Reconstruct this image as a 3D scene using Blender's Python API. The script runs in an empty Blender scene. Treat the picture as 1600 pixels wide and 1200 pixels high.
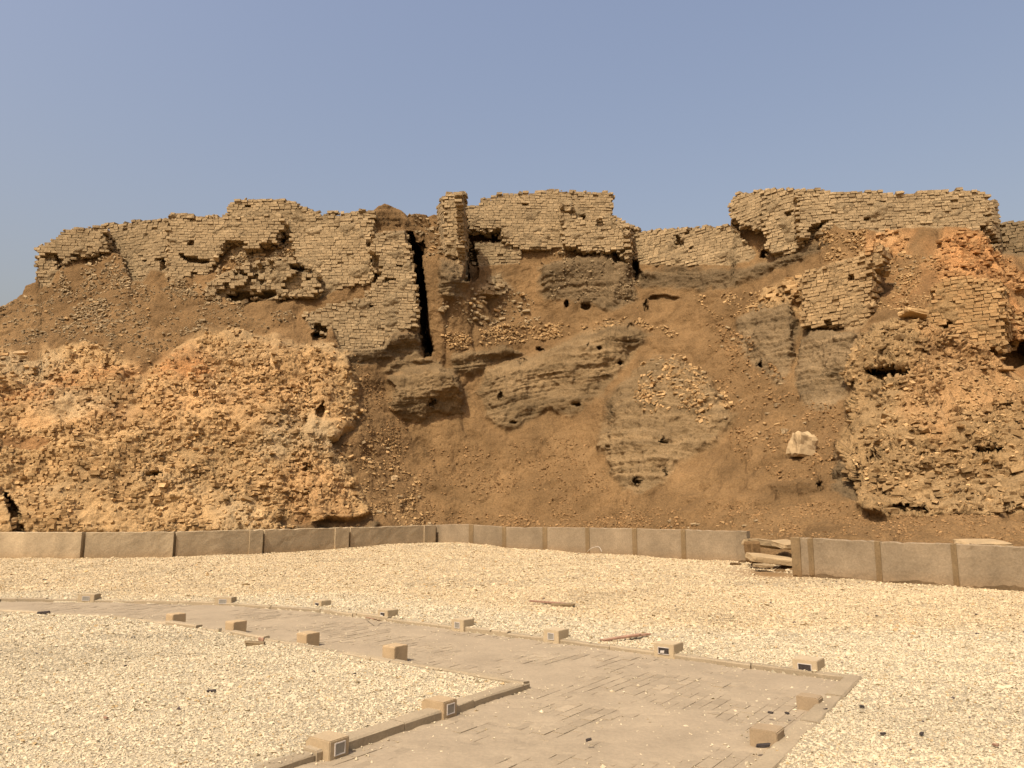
import bpy, math, random
import numpy as np
R = math.radians
rng = np.random.default_rng(7)
random.seed(7)
scene = bpy.context.scene
COL = scene.collection

# ------------------------------------------------------------------ camera model
F = 1200.0; HC = 1.65; PITCH = math.atan(190/1200.0)
CP, SP = math.cos(PITCH), math.sin(PITCH)
CAM = np.array([0, 0, HC])

def dirs(x, y):
    x = np.asarray(x, float); y = np.asarray(y, float)
    a = (x-800)/F; b = (600-y)/F
    return np.stack([a, CP-b*SP, SP+b*CP], -1)

def unproj(x, y, Y):
    d = dirs(x, y)
    return CAM + d*(np.asarray(Y, float)/d[..., 1])[..., None]

def ground(x, y, z=0.0):
    d = dirs(x, y)
    return CAM + d*((z-HC)/d[..., 2])[..., None]

def project(P):
    P = np.asarray(P, float) - CAM
    w = P[..., 1]*CP + P[..., 2]*SP
    v = -P[..., 1]*SP + P[..., 2]*CP
    return 800+F*P[..., 0]/w, 600-F*v/w

# ------------------------------------------------------------------ noise
_perm = np.random.default_rng(3).permutation(256)
_perm = np.concatenate([_perm, _perm, _perm])
_grad = np.random.default_rng(4).normal(size=(256, 3))
_grad /= np.linalg.norm(_grad, axis=1)[:, None]

def perlin(P):
    P = np.asarray(P, float)
    i = np.floor(P).astype(int); f = P-i
    u = f*f*f*(f*(f*6-15)+10)
    i = i & 255
    out = 0
    for dx in (0, 1):
        for dy in (0, 1):
            for dz in (0, 1):
                h = _perm[_perm[_perm[(i[..., 0]+dx) & 255]+((i[..., 1]+dy) & 255)]+((i[..., 2]+dz) & 255)]
                g = _grad[h]
                d = g[..., 0]*(f[..., 0]-dx)+g[..., 1]*(f[..., 1]-dy)+g[..., 2]*(f[..., 2]-dz)
                w = (u[..., 0] if dx else 1-u[..., 0])*(u[..., 1] if dy else 1-u[..., 1])*(u[..., 2] if dz else 1-u[..., 2])
                out = out+w*d
    return out*1.5

def fbm(P, octv=3, gain=.5):
    P = np.asarray(P, float); s = 0; a = 1
    for k in range(octv):
        s = s+a*perlin(P+17.3*k); P = P*2.03; a *= gain
    return s

def worley(P, seed=0):
    """distance to the nearest and second nearest of one random point per cell"""
    P = np.asarray(P, float); i = np.floor(P).astype(int); f = P-i
    d1 = np.full(P.shape[:-1], 9.0); d2 = d1.copy(); idv = np.zeros(P.shape[:-1])
    for dx in (-1, 0, 1):
        for dy in (-1, 0, 1):
            for dz in (-1, 0, 1):
                c = (i+np.array([dx, dy, dz])) & 255
                h = _perm[_perm[_perm[c[..., 0]]+c[..., 1]]+c[..., 2]+seed]
                q = np.stack([_perm[h+1], _perm[h+7], _perm[h+13]], -1)/255.0
                d = np.linalg.norm(q+np.array([dx, dy, dz])-f, axis=-1)
                n = d < d1
                d2 = np.where(n, d1, np.minimum(d2, d)); idv = np.where(n, h/255.0, idv); d1 = np.where(n, d, d1)
    return d1, d2, idv

def sstep(a, b, x):
    t = np.clip((x-a)/(b-a), 0, 1); return t*t*(3-2*t)

def sdf(poly, x, y):
    """signed distance, positive inside"""
    x = np.asarray(x, float); y = np.asarray(y, float)
    p = np.asarray(poly, float); n = len(p)
    d = np.full(x.shape, 1e18); ins = np.zeros(x.shape, bool)
    for k in range(n):
        ax, ay = p[k]; bx, by = p[(k+1) % n]
        ex, ey = bx-ax, by-ay
        t = np.clip(((x-ax)*ex+(y-ay)*ey)/(ex*ex+ey*ey+1e-12), 0, 1)
        d = np.minimum(d, (x-ax-t*ex)**2+(y-ay-t*ey)**2)
        c = ((ay > y) != (by > y))
        with np.errstate(divide='ignore', invalid='ignore'):
            xi = ax+(y-ay)*ex/(ey if ey != 0 else 1e-12)
        ins ^= c & (x < xi)
    d = np.sqrt(d)
    return np.where(ins, d, -d)

# ------------------------------------------------------------------ mesh helpers
def mesh_np(name, V, Fc, mat=None, tint=None, parent=None, smooth=False):
    me = bpy.data.meshes.new(name)
    V = np.ascontiguousarray(V, dtype=np.float32).reshape(-1, 3)
    Fc = np.ascontiguousarray(Fc, dtype=np.int32)
    m, k = Fc.shape
    me.vertices.add(len(V)); me.vertices.foreach_set('co', V.ravel())
    me.loops.add(m*k); me.loops.foreach_set('vertex_index', Fc.ravel())
    me.polygons.add(m); me.polygons.foreach_set('loop_start', np.arange(0, m*k, k, dtype=np.int32))
    me.polygons.foreach_set('use_smooth', np.full(m, smooth, bool))
    if tint is not None:
        at = me.color_attributes.new('tint', 'FLOAT_COLOR', 'POINT')
        c = np.ones((len(V), 4), np.float32); c[:, :3] = tint
        at.data.foreach_set('color', c.ravel())
    me.update(calc_edges=True)
    me.validate()
    if mat: me.materials.append(mat)
    o = bpy.data.objects.new(name, me); COL.objects.link(o)
    if parent: o.parent = parent
    return o

def tag(o, label=None, cat=None, group=None, kind=None):
    if label: o['label'] = label
    if cat: o['category'] = cat
    if group: o['group'] = group
    if kind: o['kind'] = kind
    return o

def empty(name, loc=(0, 0, 0), rz=0):
    o = bpy.data.objects.new(name, None); COL.objects.link(o)
    o.location = loc; o.rotation_euler = (0, 0, rz); o.empty_display_size = .2
    return o

_S = np.array([[sx, sy, sz] for sz in (-1, 1) for sy in (-1, 1) for sx in (-1, 1)], float)
_BF = np.array([[0, 2, 3, 1], [4, 5, 7, 6], [0, 1, 5, 4], [2, 6, 7, 3], [0, 4, 6, 2], [1, 3, 7, 5]])

def boxes(C, yaw, half, rot=None, jit=0.0, r=rng):
    """N irregular boxes -> verts (N*8,3), faces"""
    C = np.asarray(C, float); n = len(C)
    half = np.broadcast_to(np.asarray(half, float), (n, 3))
    v = _S[None]*half[:, None, :]
    if jit is not None and np.any(np.asarray(jit) > 0):
        j = np.broadcast_to(np.asarray(jit, float), (n,))
        v = v*(1+r.uniform(-1, 1, (n, 8, 3))*j[:, None, None])
    if rot is not None:
        rx, ry = rot[:, 0], rot[:, 1]
        c, s = np.cos(rx)[:, None], np.sin(rx)[:, None]
        y, z = v[..., 1]*c-v[..., 2]*s, v[..., 1]*s+v[..., 2]*c
        v = np.stack([v[..., 0], y, z], -1)
        c, s = np.cos(ry)[:, None], np.sin(ry)[:, None]
        x, z = v[..., 0]*c+v[..., 2]*s, -v[..., 0]*s+v[..., 2]*c
        v = np.stack([x, v[..., 1], z], -1)
    yaw = np.broadcast_to(np.asarray(yaw, float), (n,))
    c, s = np.cos(yaw)[:, None], np.sin(yaw)[:, None]
    x, y = v[..., 0]*c-v[..., 1]*s, v[..., 0]*s+v[..., 1]*c
    v = np.stack([x, y, v[..., 2]], -1)+C[:, None, :]
    f = (_BF[None]+8*np.arange(n)[:, None, None]).reshape(-1, 4)
    return v.reshape(-1, 3), f

class MB:
    def __init__(s): s.v = []; s.f = []; s.t = []; s.n = 0
    def add(s, v, f, t=(1, 1, 1)):
        s.v.append(v); s.f.append(np.asarray(f)+s.n); s.n += len(v)
        s.t.append(np.broadcast_to(np.asarray(t, float), (len(v), 3)))
    def build(s, name, mat, parent=None, smooth=False):
        return mesh_np(name, np.concatenate(s.v), np.concatenate(s.f), mat, np.concatenate(s.t), parent, smooth)

# ------------------------------------------------------------------ materials
def mk(name, base=None, rough=.95, bumps=((8, .02),), var=.25, vscale=3.0, spec=.15, fine=None):
    """procedural material: tint attribute (or base colour) x noise, with bump"""
    m = bpy.data.materials.new(name); m.use_nodes = True
    nt = m.node_tree; N = nt.nodes; L = nt.links
    b = N['Principled BSDF']
    b.inputs['Roughness'].default_value = rough
    b.inputs['Specular IOR Level'].default_value = spec
    tc = N.new('ShaderNodeTexCoord')
    if base is None:
        a = N.new('ShaderNodeAttribute'); a.attribute_name = 'tint'; src = a.outputs['Color']
    else:
        a = N.new('ShaderNodeRGB'); a.outputs[0].default_value = (*base, 1); src = a.outputs[0]
    n1 = N.new('ShaderNodeTexNoise'); n1.inputs['Scale'].default_value = vscale; n1.inputs['Detail'].default_value = 6
    n1.inputs['Roughness'].default_value = .65
    L.new(tc.outputs['Object'], n1.inputs['Vector'])
    mr = N.new('ShaderNodeMapRange'); mr.inputs['From Min'].default_value = .25; mr.inputs['From Max'].default_value = .75
    mr.inputs['To Min'].default_value = 1-var; mr.inputs['To Max'].default_value = 1+var
    L.new(n1.outputs['Fac'], mr.inputs['Value'])
    val = mr.outputs[0]
    if fine:
        n2 = N.new('ShaderNodeTexNoise'); n2.inputs['Scale'].default_value = fine[0]; n2.inputs['Detail'].default_value = 3
        L.new(tc.outputs['Object'], n2.inputs['Vector'])
        m2 = N.new('ShaderNodeMapRange'); m2.inputs['From Min'].default_value = .3; m2.inputs['From Max'].default_value = .7
        m2.inputs['To Min'].default_value = 1-fine[1]; m2.inputs['To Max'].default_value = 1+fine[1]
        L.new(n2.outputs['Fac'], m2.inputs['Value'])
        mm = N.new('ShaderNodeMath'); mm.operation = 'MULTIPLY'
        L.new(val, mm.inputs[0]); L.new(m2.outputs[0], mm.inputs[1]); val = mm.outputs[0]
    vm = N.new('ShaderNodeVectorMath'); vm.operation = 'SCALE'
    L.new(src, vm.inputs[0]); L.new(val, vm.inputs['Scale'])
    L.new(vm.outputs[0], b.inputs['Base Color'])
    prev = None
    for sc, dist in bumps:
        n = N.new('ShaderNodeTexNoise'); n.inputs['Scale'].default_value = sc; n.inputs['Detail'].default_value = 5
        n.inputs['Roughness'].default_value = .6
        L.new(tc.outputs['Object'], n.inputs['Vector'])
        bp = N.new('ShaderNodeBump'); bp.inputs['Distance'].default_value = dist; bp.inputs['Strength'].default_value = 1
        L.new(n.outputs['Fac'], bp.inputs['Height'])
        if prev: L.new(prev, bp.inputs['Normal'])
        prev = bp.outputs['Normal']
    if prev: L.new(prev, b.inputs['Normal'])
    m['bsdf'] = 1
    return m

M_HILL = mk('hill_earth', None, 1, ((1.6, .16), (7, .06), (22, .02)), .22, .5, .05, (14, .22))
M_BRICK = mk('mud_brick', None, 1, ((9, .03), (30, .012)), .2, 1.3, .05, (20, .12))
M_RUBBLE = mk('brick_rubble', None, 1, ((12, .02),), .15, 3, .05)
M_CONC = mk('weathered_concrete', None, .95, ((9, .012), (60, .005)), .24, .9, .1, (22, .12))
M_GRAV = mk('gravel_bed', None, 1, ((30, .02), (75, .015)), .16, .5, .08, (38, .30))
M_STONE = mk('gravel_stone', None, .9, (), .1, 9, .1)
M_KERB = mk('kerb_concrete', None, .95, ((40, .004),), .14, 2.0, .1, (60, .1))
M_BLOCK = mk('light_block_concrete', None, .95, ((45, .003),), .12, 6, .1, (80, .08))
M_ROCK = mk('limestone', None, .95, ((5, .03), (25, .01)), .2, 2.5, .1)
M_WHITE = mk('painted_frame', (.45, .40, .33), .5, (), .08, 20, .4)
M_GLASS = mk('dusty_glass', (.21, .19, .15), .35, (), .2, 25, .5)
M_DARK = mk('dark_debris', (.045, .036, .03), .9, ((40, .01),), .3, 20, .1)
M_WOOD = mk('weathered_wood', (.27, .16, .10), .9, ((60, .004),), .3, 20, .1)
M_WIRE = mk('pale_wire', (.36, .30, .22), .6, (), .1, 30, .3)
M_PLAIN = mk('desert_ground', (.16, .10, .045), 1, ((3, .05),), .2, .4, .05)

# linear albedos
TAN = np.array([.312, .226, .119]); SOIL = np.array([.150, .090, .038]); STRATA = np.array([.148, .099, .047])
ORANGE = np.array([.355, .178, .066]); MASS = np.array([.368, .236, .104]); GREY = np.array([.140, .096, .048])

# ================================================================== MOUND: depth model
CT = [(-280, 850, 29), (-280, 700, 33), (-280, 600, 37), (-280, 480, 43),
 (0, 850, 31), (0, 700, 34.5), (0, 560, 38.5), (0, 480, 43.5), (60, 455, 45), (60, 395, 46.5),
 (150, 850, 32), (150, 690, 35), (150, 550, 39.5), (150, 470, 43.2), (150, 400, 46.6), (150, 350, 47.4),
 (300, 845, 33), (300, 690, 36.5), (300, 530, 41), (300, 480, 43.5), (300, 430, 45.4), (300, 340, 46.2),
 (430, 840, 34), (430, 690, 37.5), (430, 540, 41.3), (430, 470, 44.3), (430, 400, 46), (430, 320, 47),
 (560, 835, 35), (560, 690, 39.5), (560, 545, 43), (560, 450, 45.1), (560, 340, 46.3),
 (640, 840, 36.5), (640, 700, 42), (640, 560, 44.6), (640, 400, 46), (640, 335, 47.6),
 (690, 845, 37.5), (690, 700, 42.5), (686, 590, 44.2), (686, 520, 44.7), (686, 450, 45.2), (690, 400, 46.4), (690, 340, 49.5),
 (780, 845, 37), (780, 700, 42.3), (780, 620, 44.6), (780, 500, 47.2), (780, 420, 48.6), (780, 310, 50),
 (900, 845, 35), (900, 720, 40.4), (900, 620, 43.8), (900, 510, 46.6), (900, 450, 47.8), (900, 390, 48.8), (900, 310, 49.6),
 (1000, 845, 32), (1000, 770, 35.2), (1000, 640, 40), (1000, 540, 43.8), (1000, 460, 46.6), (1000, 400, 48), (1000, 360, 48.8),
 (1100, 866, 26), (1100, 845, 28.5), (1100, 760, 33), (1100, 640, 38), (1100, 520, 42.2), (1100, 430, 45), (1100, 360, 46.2),
 (1200, 886, 20.8), (1200, 855, 23.8), (1200, 800, 27.5), (1200, 700, 32.2), (1200, 580, 36.9), (1200, 480, 40.2), (1200, 400, 42.5), (1200, 300, 43.3),
 (1300, 885, 19.2), (1300, 820, 24.2), (1300, 700, 30.2), (1300, 600, 34), (1300, 500, 36.6), (1300, 400, 39.3), (1300, 300, 40.5),
 (1400, 885, 18.3), (1400, 812, 24.8), (1400, 700, 27.8), (1400, 560, 30.5), (1400, 490, 33.5), (1400, 400, 37.3), (1400, 360, 39), (1400, 300, 39.6),
 (1500, 895, 17.2), (1500, 810, 24.6), (1500, 700, 27.3), (1500, 600, 30.3), (1500, 540, 31.8), (1500, 440, 34), (1500, 370, 37), (1500, 300, 39),
 (1600, 905, 16.6), (1600, 810, 24.2), (1600, 700, 27), (1600, 600, 31), (1600, 540, 33.4), (1600, 420, 37), (1600, 360, 40.5),
 (1880, 920, 14.6), (1880, 800, 22.5), (1880, 600, 29), (1880, 400, 36)]
CT = np.array(CT, float)

def _tps_fit(c):
    p = c[:, :2]/300.0; n = len(p)
    r2 = ((p[:, None]-p[None])**2).sum(-1)
    K = .5*r2*np.log(r2+1e-9)+np.eye(n)*.004
    Pm = np.hstack([np.ones((n, 1)), p])
    A = np.zeros((n+3, n+3)); A[:n, :n] = K; A[:n, n:] = Pm; A[n:, :n] = Pm.T
    w = np.linalg.solve(A, np.concatenate([c[:, 2], np.zeros(3)]))
    return p, w
_tp, _tw = _tps_fit(CT)

def tps(x, y):
    q = np.stack([np.asarray(x, float), np.asarray(y, float)], -1)/300.0
    out = _tw[-3]+q[..., 0]*_tw[-2]+q[..., 1]*_tw[-1]
    for k in range(len(_tp)):
        r2 = (q[..., 0]-_tp[k, 0])**2+(q[..., 1]-_tp[k, 1])**2
        out = out+_tw[k]*.5*r2*np.log(r2+1e-9)
    return out

# ---- outcrops of layered earth: (polygon, height towards viewer, edge px, tint)
STR = [
 ([(605, 590), (640, 572), (690, 568), (722, 582), (732, 610), (726, 645), (700, 650), (660, 662), (625, 655), (606, 630)], 2.0, 13, STRATA),
 ([(598, 585), (612, 560), (650, 553), (690, 560), (700, 572), (650, 580)], .7, 14, STRATA),
 ([(742, 610), (760, 575), (800, 562), (842, 548), (880, 532), (930, 506), (985, 503), (1016, 520), (987, 560), (966, 592), (930, 622), (893, 652), (858, 640), (812, 666), (788, 672), (760, 650)], 2.2, 22, STRATA*1.08),
 ([(700, 560), (735, 545), (790, 540), (820, 552), (790, 562), (742, 585), (712, 580)], .8, 12, STRATA),
 ([(945, 622), (990, 582), (1030, 552), (1060, 556), (1110, 590), (1150, 650), (1120, 690), (1060, 722), (1037, 752), (1000, 777), (966, 760), (945, 722), (931, 690), (941, 650)], 2.1, 24, STRATA*1.15),
 ([(1150, 500), (1185, 468), (1240, 462), (1252, 520), (1240, 575), (1215, 600), (1180, 575), (1150, 540)], 1.3, 18, GREY*1.1),
 ([(1250, 530), (1262, 512), (1340, 515), (1345, 560), (1320, 620), (1290, 650), (1255, 635), (1240, 600)], 1.2, 18, GREY*1.12),
 ([(838, 440), (845, 408), (905, 400), (960, 395), (988, 412), (990, 440), (1000, 470), (960, 490), (900, 470), (850, 470)], 1.1, 14, GREY),
 ([(992, 420), (1060, 416), (1160, 418), (1240, 388), (1290, 372), (1300, 384), (1250, 405), (1190, 430), (1150, 450), (1060, 452), (1000, 450)], .8, 10, GREY*.85),
 ([(688, 404), (728, 402), (731, 440), (728, 470), (700, 472), (682, 455)], 1.2, 8, GREY),
 ([(540, 545), (560, 530), (640, 512), (656, 520), (660, 556), (640, 560), (600, 566), (560, 575), (536, 560)], .8, 10, GREY),
 ([(1200, 755), (1240, 742), (1285, 738), (1297, 745), (1290, 766), (1260, 776), (1215, 772)], .8, 9, SOIL*.9),
 ([(1308, 690), (1340, 690), (1350, 730), (1338, 782), (1318, 778), (1300, 760)], .9, 10, GREY*.9),
 ([(430, 832), (440, 814), (520, 818), (594, 812), (598, 834)], .2, 6, GREY*.75),
 ([(580, 352), (588, 332), (604, 326), (620, 326), (640, 345), (655, 358), (640, 362)], .35, 10, SOIL*.75),
]
# ---- cavities and dents: (x, y, rx, ry, depth)
HOL = [(886, 476, 5, 9, 1.3), (916, 478, 11, 8, .7), (968, 566, 4, 5, .9), (936, 543, 4, 4, .7), (919, 540, 4, 4, .7), (985, 508, 6, 4, .6),
 (1010, 478, 3, 10, .8), (1188, 567, 5, 5, .9), (675, 630, 5, 4, .7), (782, 618, 3, 5, .8), (816, 565, 7, 8, .9), (843, 545, 6, 4, .8),
 (994, 750, 6, 5, .7), (1040, 738, 3, 9, .6), (1036, 688, 3, 4, .7), (948, 696, 3, 3, .5), (973, 695, 3, 3, .5), (900, 632, 9, 4, .7), (803, 660, 8, 4, .6),
 (1282, 755, 5, 9, .5), (1532, 571, 6, 7, 1.0), (497, 518, 12, 13, 1.3), 
 (658, 385, 8, 14, 1.2), (1000, 430, 6, 12, .8), (1040, 466, 20, 4, .4), (1194, 398, 5, 6, .6),
 (1385, 583, 30, 6, 1.1), (1265, 372, 6, 9, .8), (1547, 372, 10, 16, 1.6), (240, 745, 16, 8, .6), (480, 730, 12, 8, .6),
 (125, 588, 8, 6, .6), (168, 578, 9, 12, .5), (1420, 795, 28, 7, .7), (1565, 640, 14, 4, .6), (1545, 702, 20, 5, .7), (1370, 710, 14, 6, .6)]

# ---- walls.  anchors: two (x, y[, Y]) pixels of the face's foot line; Y taken from the mound where left out
W = {}
def wall(key, faces, **k): W[key] = dict(faces=faces, **k)
# face = (polygon, anchorA, anchorB, thickness layers)
wall('end_left', [([(57, 388), (62, 382), (84, 373), (105, 358), (142, 354), (162, 352), (167, 372), (166, 392), (140, 396), (112, 404), (100, 418), (88, 428), (80, 446), (60, 447), (58, 420)], (60, 447, 45.6), (166, 395, 46.0), 3)],
     ch=.172, bl=.36, dis=.35, miss=.12, col=TAN*.95)
wall('long_left', [([(168, 352), (209, 346), (263, 344), (264, 426), (235, 420), (222, 440), (205, 440), (196, 420), (190, 400), (169, 394)], (169, 400, 47.2), (264, 426, 45.6), 3)],
     ch=.172, bl=.36, dis=.25, miss=.10, col=TAN*.86)  # darker colour carries the shade of this turned face
wall('bay', [([(263, 340), (270, 335), (297, 334), (303, 339), (351, 337), (400, 338), (440, 335), (446, 352), (432, 366), (430, 378), (420, 374), (402, 388), (386, 386), (378, 372), (352, 378), (340, 398), (330, 416), (322, 432), (300, 428), (285, 438), (262, 442)], (263, 436, 45.2), (440, 372, 45.4), 3)],
     ch=.170, bl=.36, dis=.12, miss=.05, col=TAN)
wall('crown', [([(351, 340), (354, 325), (362, 317), (371, 311), (385, 309), (405, 311), (425, 311), (449, 313), (460, 318), (472, 321), (484, 328), (496, 332), (540, 331), (580, 328), (582, 350), (540, 356), (470, 368), (440, 366), (400, 352), (352, 345)], (352, 420, 46.2), (582, 440, 46.0), 3)],
     ch=.172, bl=.37, dis=.4, miss=.10, col=TAN*.93)
wall('panel', [([(456, 366), (500, 352), (580, 346), (581, 400), (580, 440), (540, 446), (500, 466), (492, 440), (470, 425), (460, 400)], (466, 440, 45.0), (581, 440, 44.9), 3)],
     ch=.172, bl=.37, dis=.12, miss=.05, col=TAN*1.02)
wall('heads', [([(318, 455), (330, 440), (350, 425), (395, 412), (430, 402), (456, 404), (480, 415), (497, 425), (500, 458), (470, 462), (440, 462), (425, 470), (395, 462), (372, 474), (350, 465), (330, 468)], (320, 466, 43.9), (500, 466, 44.2), 2)],
     ch=.20, bl=.30, dis=.6, miss=.22, col=TAN*.95)
wall('tower', [([(580, 364), (600, 362), (634, 360), (638, 385), (645, 418), (652, 466), (652, 512), (640, 512), (615, 520), (600, 545), (560, 548), (532, 546), (518, 512), (506, 520), (484, 510), (476, 490), (500, 482), (545, 470), (570, 464), (594, 430), (581, 415)], (500, 530, 43.6), (652, 515, 44.3), 3),
               ([(634, 361), (644, 362), (658, 392), (664, 420), (668, 470), (668, 520), (676, 545), (674, 556), (664, 556), (656, 520), (652, 466), (644, 415)], (652, 515, 44.3), (664, 515, 48.4), 1)],
     ch=.170, bl=.35, dis=.3, miss=.06, col=TAN*.97, lean={1: .17})
wall('pillar', [([(695, 303), (722, 301), (724, 340), (726, 396), (712, 400), (697, 402)], (697, 402, 46.4), (726, 398, 46.3), 3),
                ([(684, 322), (692, 308), (696, 303), (698, 400), (692, 396), (686, 370)], (685, 402, 48.4), (697, 402, 46.4), 2),
                ([(722, 303), (727, 306), (729, 345), (732, 400), (733, 440), (727, 440), (725, 396)], (726, 398, 46.3), (733, 398, 50.5), 1)],
     ch=.178, bl=.36, dis=.25, miss=.04, col=TAN*.98)
wall('great', [([(726, 326), (753, 316), (756, 310), (787, 302), (812, 301), (837, 300), (861, 296), (875, 295), (881, 299), (935, 300), (952, 299), (957, 310), (956, 338), (945, 350), (900, 392), (881, 388), (854, 388), (814, 388), (788, 376), (781, 358), (732, 359), (727, 345)], (730, 420, 48.7), (956, 390, 49.0), 3)],
     ch=.178, bl=.37, dis=.14, miss=.03, col=TAN)
wall('infill', [([(733, 376), (782, 378), (812, 388), (812, 412), (780, 414), (745, 416), (735, 408)], (733, 420, 49.2), (812, 412, 49.0), 2)],
     ch=.178, bl=.36, dis=.3, miss=.05, col=TAN*.9)
wall('butt', [([(877, 320), (893, 316), (897, 338), (912, 345), (930, 340), (956, 336), (972, 343), (984, 353), (986, 381), (984, 410), (974, 400), (962, 386), (948, 394), (932, 388), (912, 392), (900, 384), (886, 384), (879, 380)], (879, 384, 48.0), (986, 396, 47.2), 3),
              ([(984, 353), (992, 356), (998, 420), (993, 440), (986, 410)], (986, 396, 47.2), (995, 396, 51), 1)],
     ch=.175, bl=.36, dis=.35, miss=.10, col=TAN)
wall('low', [([(984, 350), (1000, 362), (1040, 359), (1060, 355), (1100, 353), (1145, 355), (1165, 378), (1182, 395), (1178, 405), (1140, 416), (1060, 413), (992, 412)], (992, 412, 48.4), (1170, 412, 43.6), 2)],
     ch=.172, bl=.36, dis=.2, miss=.05, col=TAN*1.0)
wall('right_block', [([(1139, 340), (1141, 314), (1154, 302), (1170, 299), (1192, 297), (1195, 318), (1192, 335), (1196, 360), (1180, 358), (1160, 354)], (1139, 350, 44.0), (1196, 360, 42.0), 3),
                     ([(1192, 297), (1212, 294), (1246, 296), (1250, 320), (1248, 372), (1256, 380), (1240, 394), (1205, 398), (1196, 392), (1200, 375), (1190, 340)], (1192, 395, 42.0), (1250, 395, 40.6), 3)],
     ch=.160, bl=.34, dis=.35, miss=.06, col=TAN*1.0)
wall('right_long', [([(1246, 296), (1296, 297), (1303, 303), (1340, 300), (1364, 299), (1408, 302), (1431, 301), (1465, 298), (1492, 297), (1529, 299), (1544, 306), (1546, 330), (1545, 352), (1530, 358), (1515, 359), (1480, 356), (1441, 355), (1380, 362), (1347, 362), (1313, 359), (1300, 350), (1290, 362), (1262, 372), (1250, 372)], (1250, 368, 40.2), (1545, 358, 38.6), 3),
                    ([(1546, 309), (1550, 312), (1559, 314), (1562, 346), (1564, 392), (1556, 386), (1549, 360)], (1546, 352, 38.4), (1564, 352, 38.9), 3)],
     ch=.155, bl=.33, dis=.3, miss=.03, col=TAN*.98)
wall('far_right', [([(1560, 348), (1590, 346), (1640, 350), (1720, 356), (1720, 400), (1640, 400), (1566, 396)], (1560, 398, 41.6), (1720, 398, 39), 2)],
     ch=.172, bl=.36, dis=.3, miss=.10, col=TAN*.62)
wall('mid_right', [([(1252, 440), (1262, 425), (1285, 418), (1320, 405), (1346, 398), (1358, 404), (1360, 440), (1362, 486), (1345, 512), (1320, 514), (1316, 506), (1290, 508), (1255, 512)], (1252, 515, 36.9), (1362, 490, 34.6), 3)],
     ch=.155, bl=.30, dis=.5, miss=.07, col=MASS*.45+TAN*.5)
wall('fin', [([(1346, 396), (1356, 382), (1372, 380), (1378, 400), (1372, 418), (1362, 420), (1360, 488), (1350, 490)], (1346, 490, 35.0), (1378, 490, 34.4), 3)],
     ch=.155, bl=.30, dis=.35, miss=.03, col=MASS*.45+TAN*.5)
wall('right_tower', [([(1458, 470), (1462, 445), (1480, 436), (1520, 434), (1562, 438), (1568, 460), (1570, 500), (1570, 540), (1550, 544), (1520, 540), (1500, 520), (1470, 512), (1440, 505), (1428, 497)], (1450, 515, 32.6), (1570, 540, 31.4), 3),
                     ([(1568, 450), (1574, 452), (1582, 500), (1584, 545), (1570, 545)], (1570, 540, 31.4), (1588, 540, 34.5), 1)],
     ch=.145, bl=.30, dis=.45, miss=.08, col=MASS*.88)

# rectangular voids the bricks leave open (drop bricks, push the hill back)
VOID = [([(731, 359), (780, 359), (786, 372), (782, 379), (733, 377)], 1.5), ([(352, 458), (372, 454), (400, 456), (430, 453), (432, 462), (415, 468), (372, 475), (354, 470)], 1.2),
        ([(452, 411), (470, 413), (482, 420), (472, 424), (455, 420)], .9), ([(280, 396), (300, 400), (318, 404), (330, 410), (318, 412), (296, 410), (282, 402)], .8),
        ([(434, 362), (446, 360), (450, 370), (440, 378), (434, 372)], 1.0), ([(386, 388), (398, 388), (396, 396), (388, 396)], .7),
        ([(578, 392), (588, 398), (596, 416), (594, 430), (584, 424)], .7), ([(162, 356), (168, 358), (172, 390), (167, 390)], .6),
        ([(86, 396), (92, 398), (91, 414), (86, 412)], .7), ([(488, 508), (500, 505), (512, 512), (512, 530), (490, 528)], 1.2),
        ([(1533, 353), (1545, 350), (1558, 372), (1560, 392), (1551, 388), (1541, 368)], 1.5), ([(985, 402), (996, 404), (999, 428), (995, 442), (989, 425)], 1.0), ([(952, 394), (976, 391), (983, 402), (960, 410)], .8),
        ([(729, 376), (738, 378), (747, 400), (748, 434), (739, 442), (731, 420)], 1.6), ([(641, 374), (650, 374), (661, 396), (658, 420), (668, 470), (672, 520), (678, 548), (664, 556), (657, 520), (653, 470), (647, 420)], 2.0),
        ([(4, 765), (12, 768), (30, 800), (40, 834), (23, 834), (14, 800)], 1.6), ([(492, 641), (503, 632), (508, 645), (503, 657), (494, 654)], .9), ([(1352, 578), (1380, 582), (1415, 578), (1412, 588), (1385, 592), (1358, 588)], .8), ([(1560, 548), (1575, 532), (1615, 532), (1615, 566), (1580, 575), (1566, 566)], 2.2),
        ([(1190, 392), (1200, 388), (1204, 392), (1196, 401), (1186, 402)], .6), ([(1262, 360), (1272, 352), (1290, 346), (1280, 362), (1266, 376)], .8)]

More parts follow.
